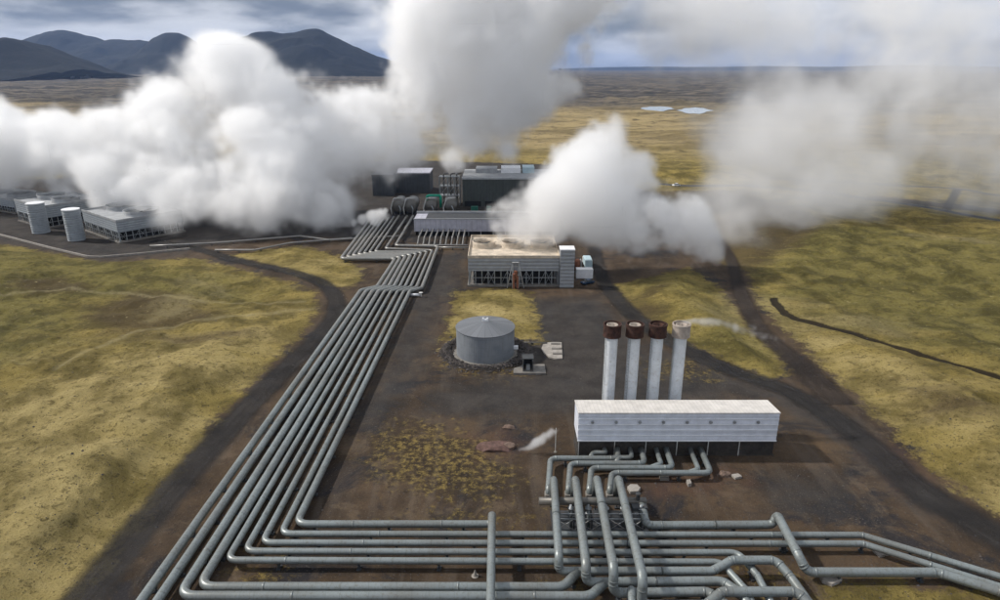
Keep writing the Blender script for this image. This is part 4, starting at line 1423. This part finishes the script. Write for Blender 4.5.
def steam(name, blobs, vox, dens, label, seedv, thr=.32, soft=.35, amp=.55, scale0=22, octs=5, billow=.5, margin=1.35, aniso=.25, zmin=.3, power=1.0):
    rs = np.random.RandomState(seedv)
    cs = []
    for b in blobs:
        px, py, Yw, rp = b[:4]
        c = AT(px, py, Yw)
        depth = (c - Vector((0, 0, H))).dot(FWD)
        r = rp * depth / F
        cs.append((c.x, c.y, c.z, r, b[4] if len(b) > 4 else 1.0, b[5] if len(b) > 5 else 1.0))
    lo = np.array([min(c[i] - c[3] * margin for c in cs) for i in range(3)]); hi = np.array([max(c[i] + c[3] * margin for c in cs) for i in range(3)])
    lo[2] = max(lo[2], zmin)
    shape = [max(8, int(s / vox)) for s in (hi - lo)]
    size = hi - lo
    ax = [np.linspace(lo[i], hi[i], shape[i]).astype(np.float32) for i in range(3)]
    F_ = np.zeros(shape, np.float32)
    # domain warp: axis-offset noises
    w1 = noise3(shape, size, scale0 * .9, rs) * scale0 * .22
    w2 = noise3(shape, size, scale0 * .9, rs) * scale0 * .22
    XX = ax[0][:, None, None] + w1; ZZ = ax[2][None, None, :] + w2
    YY = np.broadcast_to(ax[1][None, :, None], shape)
    for (cx_, cy_, cz_, r, wgt, sq) in cs:
        x_sel = np.where(np.abs(ax[0] - cx_) < r * 2.0)[0]; y_sel = np.where(np.abs(ax[1] - cy_) < r * 2.0 )[0]; z_sel = np.where(np.abs(ax[2] - cz_) < r * 2.0)[0]
        if not (len(x_sel) and len(y_sel) and len(z_sel)): continue
        sl = (slice(x_sel[0], x_sel[-1] + 1), slice(y_sel[0], y_sel[-1] + 1), slice(z_sel[0], z_sel[-1] + 1))
        q = ((XX[sl] - cx_) ** 2 + (YY[sl] - cy_) ** 2 + ((ZZ[sl] - cz_) / sq) ** 2) / (r * r)
        F_[sl] += wgt * np.exp(-1.9 * q)
    F_ = np.minimum(F_, 1.35) if len(blobs) < 18 or name in ('steam_cloud', 'steam_plume', 'steam_veil') else np.minimum(F_, 3.2)
    N = np.zeros(shape, np.float32); a = 1.0; tot = 0; s = scale0
    for o_ in range(octs):
        if s < vox * 1.2: break
        n_ = noise3(shape, size, s, rs)
        n_ = n_ * (1 - billow) + (np.abs(n_) * 2 - .9) * billow * .9
        N += a * n_; tot += a; a *= .7; s *= .5
    N -= N.mean(); N /= N.std()
    D = np.clip((F_ + amp * N * np.clip(F_ * 2.2 - .25, 0, 1) - thr) / soft, 0, 1)
    D = D * D * (3 - 2 * D)
    if power != 1: D = D ** power
    # fade to nothing at every face of the box
    for i in range(3):
        e = np.minimum(np.arange(shape[i]), np.arange(shape[i])[::-1]) / 4.0
        e = np.clip(e, 0, 1)
        if i == 2 and lo[2] <= zmin + .01: e[:shape[i] // 2] = 1
        sh = [1, 1, 1]; sh[i] = -1
        D *= e.reshape(sh)
    D = D.astype(np.float32)
    data = D.transpose(2, 1, 0).ravel()    # index = x + nx*(y + ny*z)
    me = bpy.data.meshes.new(name)
    me.vertices.add(len(data))
    at = me.attributes.new('dens', 'FLOAT', 'POINT'); at.data.foreach_set('value', data)
    ob = bpy.data.objects.new(name, me); C.objects.link(ob)
    tr = bpy.data.node_groups.new(name + '_field', 'GeometryNodeTree')
    tr.interface.new_socket('Geometry', in_out='INPUT', socket_type='NodeSocketGeometry')
    tr.interface.new_socket('Geometry', in_out='OUTPUT', socket_type='NodeSocketGeometry')
    nd = tr.nodes; lk = tr.links
    gi = nd.new('NodeGroupInput'); gout = nd.new('NodeGroupOutput')
    vc = nd.new('GeometryNodeVolumeCube')
    vc.inputs['Min'].default_value = tuple(lo); vc.inputs['Max'].default_value = tuple(hi)
    for i, k in enumerate('XYZ'): vc.inputs['Resolution ' + k].default_value = shape[i]
    vc.inputs['Background'].default_value = 0
    pos = nd.new('GeometryNodeInputPosition')
    sep = nd.new('ShaderNodeSeparateXYZ'); lk.new(pos.outputs[0], sep.inputs[0])
    def m_(op, a, b=0.0):
        n = nd.new('ShaderNodeMath'); n.operation = op
        for i, v in enumerate((a, b)):
            if isinstance(v, (int, float)): n.inputs[i].default_value = v
            else: lk.new(v, n.inputs[i])
        return n.outputs[0]
    ids = []
    for i in range(3):
        q = m_('MULTIPLY', m_('SUBTRACT', sep.outputs[i], float(lo[i])), float((shape[i] - 1) / size[i]))
        q = m_('MINIMUM', m_('MAXIMUM', m_('ROUND', q), 0.0), float(shape[i] - 1))
        f2i = nd.new('FunctionNodeFloatToInt'); lk.new(q, f2i.inputs[0]); ids.append(f2i.outputs[0])
    def im(op, a, b):
        n = nd.new('FunctionNodeIntegerMath'); n.operation = op
        for i, v in enumerate((a, b)):
            if isinstance(v, int): n.inputs[i].default_value = v
            else: lk.new(v, n.inputs[i])
        return n.outputs[0]
    idx = im('ADD', ids[0], im('MULTIPLY', im('ADD', ids[1], im('MULTIPLY', ids[2], shape[1])), shape[0]))
    na = nd.new('GeometryNodeInputNamedAttribute'); na.data_type = 'FLOAT'; na.inputs['Name'].default_value = 'dens'
    si = nd.new('GeometryNodeSampleIndex'); si.data_type = 'FLOAT'; si.domain = 'POINT'
    lk.new(gi.outputs[0], si.inputs['Geometry'])
    lk.new(na.outputs[0], si.inputs['Value']); lk.new(idx, si.inputs['Index'])
    lk.new(si.outputs[0], vc.inputs['Density'])
    t = NT(name + '_vapour')
    pv = t.n('ShaderNodeVolumePrincipled', {'Color': (1, 1, 1, 1), 'Density': dens, 'Anisotropy': aniso})
    t.t.links.new(pv.outputs[0], t.out.inputs['Volume'])
    sm = nd.new('GeometryNodeSetMaterial'); sm.inputs['Material'].default_value = t.m
    lk.new(vc.outputs[0], sm.inputs[0]); lk.new(sm.outputs[0], gout.inputs[0])
    me.materials.append(t.m)
    md = ob.modifiers.new('field', 'NODES'); md.node_group = tr
    tag(ob, label=label, cat='steam', kind='stuff')
    print('steam', name, shape, D.size, 'fill', float((D > 0).mean()))
    return ob


A = [(-110, 150, 330, 55), (-50, 152, 330, 52), (10, 150, 320, 48), (60, 150, 312, 46), (100, 152, 306, 48), (140, 140, 304, 52), (180, 120, 306, 50), (215, 85, 312, 44), (245, 70, 318, 38), (190, 175, 292, 45),
     (235, 175, 280, 50), (255, 215, 266, 34), (290, 195, 275, 42), (280, 135, 300, 55), (300, 92, 318, 42), (330, 150, 305, 50), (345, 195, 290, 32), (365, 125, 320, 42), (395, 150, 325, 38), (410, 110, 335, 42),
     (425, 60, 345, 42), (420, 15, 350, 45), (470, 20, 350, 60), (470, 80, 350, 55), (465, 130, 345, 36), (520, 40, 352, 52), (530, 95, 352, 34), (505, 130, 350, 28), (560, 10, 355, 40), (440, -45, 355, 60), (520, -50, 355, 70), (590, -50, 355, 50, .8)]
A = [(b[0], b[1], b[2], b[3] * 1.2, *b[4:]) for b in A]
A += [(330, 215, 285, 34), (200, 205, 282, 30), (160, 190, 285, 34), (120, 180, 292, 34), (300, 232, 262, 22, .8), (395, 160, 335, 24, .5), (450, 150, 350, 24, .5), (140, 212, 285, 20, .8), (175, 220, 280, 22, .8), (60, 190, 310, 18, .7), (60, 120, 322, 30), (0, 120, 330, 30), (160, 95, 312, 26), (355, 225, 268, 18, .7)]
A += [(30, 135, 325, 30), (70, 138, 316, 28), (110, 128, 310, 28), (-30, 138, 330, 30), (330, 120, 315, 34), (365, 105, 325, 30, .7)]
A += [(150, 208, 272, 20), (172, 210, 266, 22), (200, 208, 264, 24), (225, 215, 262, 24), (180, 192, 275, 28), (130, 198, 284, 20), (60, 196, 296, 14, .8), (110, 198, 285, 16, .8), (10, 190, 310, 16, .8)]
A += [(-60, 150, 335, 36), (0, 150, 325, 34), (50, 155, 320, 34)]
A += [(405, 178, 345, 20, .62), (450, 162, 350, 22, .58), (500, 155, 350, 24, .58), (385, 188, 335, 18, .65), (620, 0, 352, 40, .5), (600, 45, 352, 30, .45), (580, 85, 350, 24, .4)]
A += [(178, 226, 258, 15, .8), (160, 218, 264, 16, .8)]
steam('steam_cloud', A, 1.15, .18, 'huge white steam cloud billowing from the left cooling towers across the plant to the top edge', 5, thr=.36, soft=.95, amp=.36, scale0=24, octs=6, billow=.38, power=1.9)
B = [(520, 225, 214, 20), (545, 215, 213, 26), (505, 212, 214, 17), (560, 190, 214, 32), (590, 170, 216, 34), (600, 140, 218, 24), (618, 122, 220, 14), (590, 215, 214, 34), (625, 200, 216, 34), (650, 225, 218, 32), (640, 250, 212, 22), (680, 235, 220, 28), (575, 165, 216, 30), (700, 255, 218, 20, .7), (530, 195, 214, 24), (665, 270, 210, 16, .6)]
B = [(b[0], b[1], b[2], b[3] * 1.25, *b[4:]) for b in B]
B += [(508, 234, 213, 13), (522, 236, 212, 14), (538, 236, 211, 14), (552, 236, 211, 14), (700, 235, 224, 24, .7), (725, 245, 224, 20, .5), (715, 265, 216, 16, .5)]
B += [(505, 234, 212, 15, 1.3), (520, 238, 209, 14, 1.3), (538, 240, 208, 15, 1.3), (552, 238, 209, 14, 1.3), (640, 170, 218, 26, .7), (660, 195, 220, 28, .7), (690, 215, 222, 26, .7)]
steam('steam_plume', B, .62, .20, 'white steam plume rising from the middle cooling tower and drifting right', 9, thr=.32, soft=1.0, amp=.40, scale0=16, octs=6, billow=.38, power=1.8)
Cc_ = [(600, 5, 352, 45), (650, 20, 352, 50, .8), (710, 15, 350, 60, .8), (770, 30, 350, 70, .8), (840, 20, 350, 80, .8), (920, 20, 350, 80, .7), (1000, 40, 345, 90, .7), (1080, 80, 340, 90, .7),
       (770, 90, 330, 42, .9), (820, 100, 325, 55), (880, 110, 320, 60, .9), (950, 120, 320, 70, .7), (1040, 150, 320, 80, .6),
       (735, 135, 310, 40), (780, 145, 300, 55), (840, 160, 300, 60, .8), (910, 175, 300, 60, .6), (715, 175, 290, 36, .9), (750, 190, 280, 50, .9), (810, 205, 275, 50, .7), (870, 215, 275, 50, .45), (970, 200, 290, 60, .4),
       (690, 215, 255, 34, .8), (735, 235, 250, 44, .7), (780, 255, 245, 40, .5), (700, 262, 235, 30, .6), (745, 285, 228, 26, .45), (655, 195, 240, 30, .6)]
Cc_ += [(700, 120, 320, 44, .7), (750, 110, 320, 50, .8), (800, 160, 300, 60, .8), (860, 190, 290, 60, .7), (720, 210, 265, 44, .8), (690, 60, 345, 50, .7), (930, 60, 335, 80, .8), (1000, 110, 325, 80, .8), (950, 160, 310, 60, .7), (1020, 170, 310, 60, .7), (900, 100, 325, 60, .7), (620, 15, 352, 40, .7), (660, 240, 236, 30, .6), (700, 190, 280, 40, .8)]
steam('steam_veil', Cc_, 1.5, .055, 'thin torn veil of grey steam drifting over the right plain', 12, thr=.12, soft=1.7, amp=.46, scale0=40, octs=6, billow=.25, power=1.5)
D_ = [(684, 323, ysk, 4.2), (694, 322, ysk, 5.0), (706, 322, ysk, 5.6, .9), (720, 323, ysk, 6.5, .8), (735, 327, ysk, 7.5, .7), (752, 332, ysk, 9, .6), (770, 337, ysk, 10, .5), (788, 343, ysk, 10, .42)]
D_ = [(682, 321, ysk, 3.4)] + trail(D_, 5)
steam('stack_steam', D_, .25, .6, 'small wisp of steam trailing right from the rightmost stack', 15, thr=.8, soft=1.6, amp=.42, scale0=3.4, octs=4)
ye = G(372, 234).y
E_ = [(352, 223, ye, 5), (362, 221, ye, 7), (373, 218, ye, 8), (384, 214, ye, 9), (390, 222, ye, 6, .7), (398, 230, ye, 5, .6), (376, 222, ye, 6)]
steam('leak_steam', E_, .45, .35, 'small white steam leak over the far end of the nine pipes', 18, thr=.38, soft=.6, amp=.3, scale0=6, octs=4)
yf_ = G(525, 453).y
F2 = [(520, 451, yf_, 2.6), (528, 449, yf_, 4.2), (535, 444, yf_, 5.5), (543, 437, yf_, 7, .8), (553, 432, yf_, 8, .6), (565, 425, yf_, 9, .42), (548, 455, yf_ , 3, .7), (552, 451, yf_, 4, .6), (572, 436, yf_, 8, .35)]
F2 = trail(F2[:6], 4) + F2[6:]
steam('ground_steam', F2, .2, .9, 'grey steam curling from the ground vent left of the white building', 21, thr=.8, soft=1.5, amp=.38, scale0=3.0, octs=4)

bm = bmesh.new()
box(bm, -52000, 52000, -3000, 44000, -30, 760)
t = NT('haze_air')
pv = t.n('ShaderNodeVolumePrincipled', {'Color': (.42, .60, 1, 1), 'Density': HAZE, 'Anisotropy': .2})
t.t.links.new(pv.outputs[0], t.out.inputs['Volume'])
hz_o = finish('haze', bm, t.m); tag(hz_o, label='thin blue air haze over the far plain and hills', cat='haze', kind='stuff')

# ------------------------------------------------------------------ light and sky
SUN_EL, SUN_AZ = R(41), R(-78)      # azimuth from +Y towards +X ; negative = left
sl = bpy.data.lights.new('sun', 'SUN'); sl.energy = 3.6; sl.angle = R(2.5); sl.color = (1, .945, .87)
so = bpy.data.objects.new('sun', sl); C.objects.link(so)
sd = Vector((math.sin(SUN_AZ) * math.cos(SUN_EL), math.cos(SUN_AZ) * math.cos(SUN_EL), math.sin(SUN_EL)))
so.rotation_euler = (-sd).to_track_quat('-Z', 'Y').to_euler()
so.location = sd * 200
wd = bpy.data.worlds.new('World'); S.world = wd; wd.use_nodes = True
nt = wd.node_tree; nt.nodes.clear()
def wn(typ, ins=None, **pr):
    nd = nt.nodes.new(typ)
    for k, v in pr.items(): setattr(nd, k, v)
    for k, v in (ins or {}).items():
        if isinstance(v, bpy.types.NodeSocket): nt.links.new(v, nd.inputs[k])
        else: nd.inputs[k].default_value = v
    return nd
sky = wn('ShaderNodeTexSky', sky_type='NISHITA', sun_disc=False, sun_elevation=SUN_EL, sun_rotation=SUN_AZ, air_density=1.2, dust_density=.6, ozone_density=1.5)
bg1 = wn('ShaderNodeBackground', {'Color': sky.outputs[0], 'Strength': .10})
# cloud deck: directions projected on a plane overhead
tcn = wn('ShaderNodeTexCoord')
sp = wn('ShaderNodeSeparateXYZ', {'Vector': tcn.outputs['Generated']})
zz_ = wn('ShaderNodeMath', {0: sp.outputs[2], 1: .035}, operation='ADD')
zz_ = wn('ShaderNodeMath', {0: zz_.outputs[0], 1: .02}, operation='MAXIMUM')
dx = wn('ShaderNodeMath', {0: sp.outputs[0], 1: zz_.outputs[0]}, operation='DIVIDE')
dy = wn('ShaderNodeMath', {0: sp.outputs[1], 1: zz_.outputs[0]}, operation='DIVIDE')
cv = wn('ShaderNodeMapping', {'Vector': tcn.outputs['Generated'], 'Scale': (1, 1, 3.6)})
n1 = wn('ShaderNodeTexNoise', {'Vector': cv.outputs[0], 'Scale': 2.2, 'Detail': 5, 'Roughness': .5, 'Distortion': .1})
n2 = wn('ShaderNodeTexNoise', {'Vector': cv.outputs[0], 'Scale': 4.2, 'Detail': 7, 'Roughness': .5, 'Distortion': .15})
cr = wn('ShaderNodeMapRange', {'Value': n2.outputs['Fac'], 'From Min': .38, 'From Max': .58}, interpolation_type='SMOOTHSTEP')
cc = wn('ShaderNodeMix', {0: cr.outputs[0]}, data_type='RGBA')
cc.inputs[6].default_value = (.16, .19, .24, 1); cc.inputs[7].default_value = (.64, .66, .70, 1)
ev = wn('ShaderNodeMapRange', {'Value': sp.outputs[2], 'From Min': .10, 'From Max': .55, 'To Min': 1.0, 'To Max': 1.25}, interpolation_type='SMOOTHSTEP')
bg2 = wn('ShaderNodeBackground', {'Color': cc.outputs[2], 'Strength': ev.outputs[0]})
cf = wn('ShaderNodeMapRange', {'Value': n1.outputs['Fac'], 'From Min': .32, 'From Max': .46, 'To Min': .88, 'To Max': .99}, interpolation_type='SMOOTHSTEP')
ms = wn('ShaderNodeMixShader', {0: cf.outputs[0], 1: bg1.outputs[0], 2: bg2.outputs[0]})
wo = wn('ShaderNodeOutputWorld', {'Surface': ms.outputs[0]})

# ------------------------------------------------------------------ render settings
S.view_settings.view_transform = 'Standard'; S.view_settings.look = 'None'; S.view_settings.gamma = 1; S.view_settings.exposure = 0.2
S.render.engine = 'CYCLES'
cy = S.cycles
cy.use_denoising = True
try: cy.denoiser = 'OPENIMAGEDENOISE'
except Exception: pass
cy.max_bounces = 16; cy.volume_bounces = 14; cy.diffuse_bounces = 2; cy.glossy_bounces = 2; cy.transparent_max_bounces = 12
cy.volume_step_rate = 1.0; cy.volume_max_steps = 512
cy.use_adaptive_sampling = True; cy.adaptive_threshold = .03
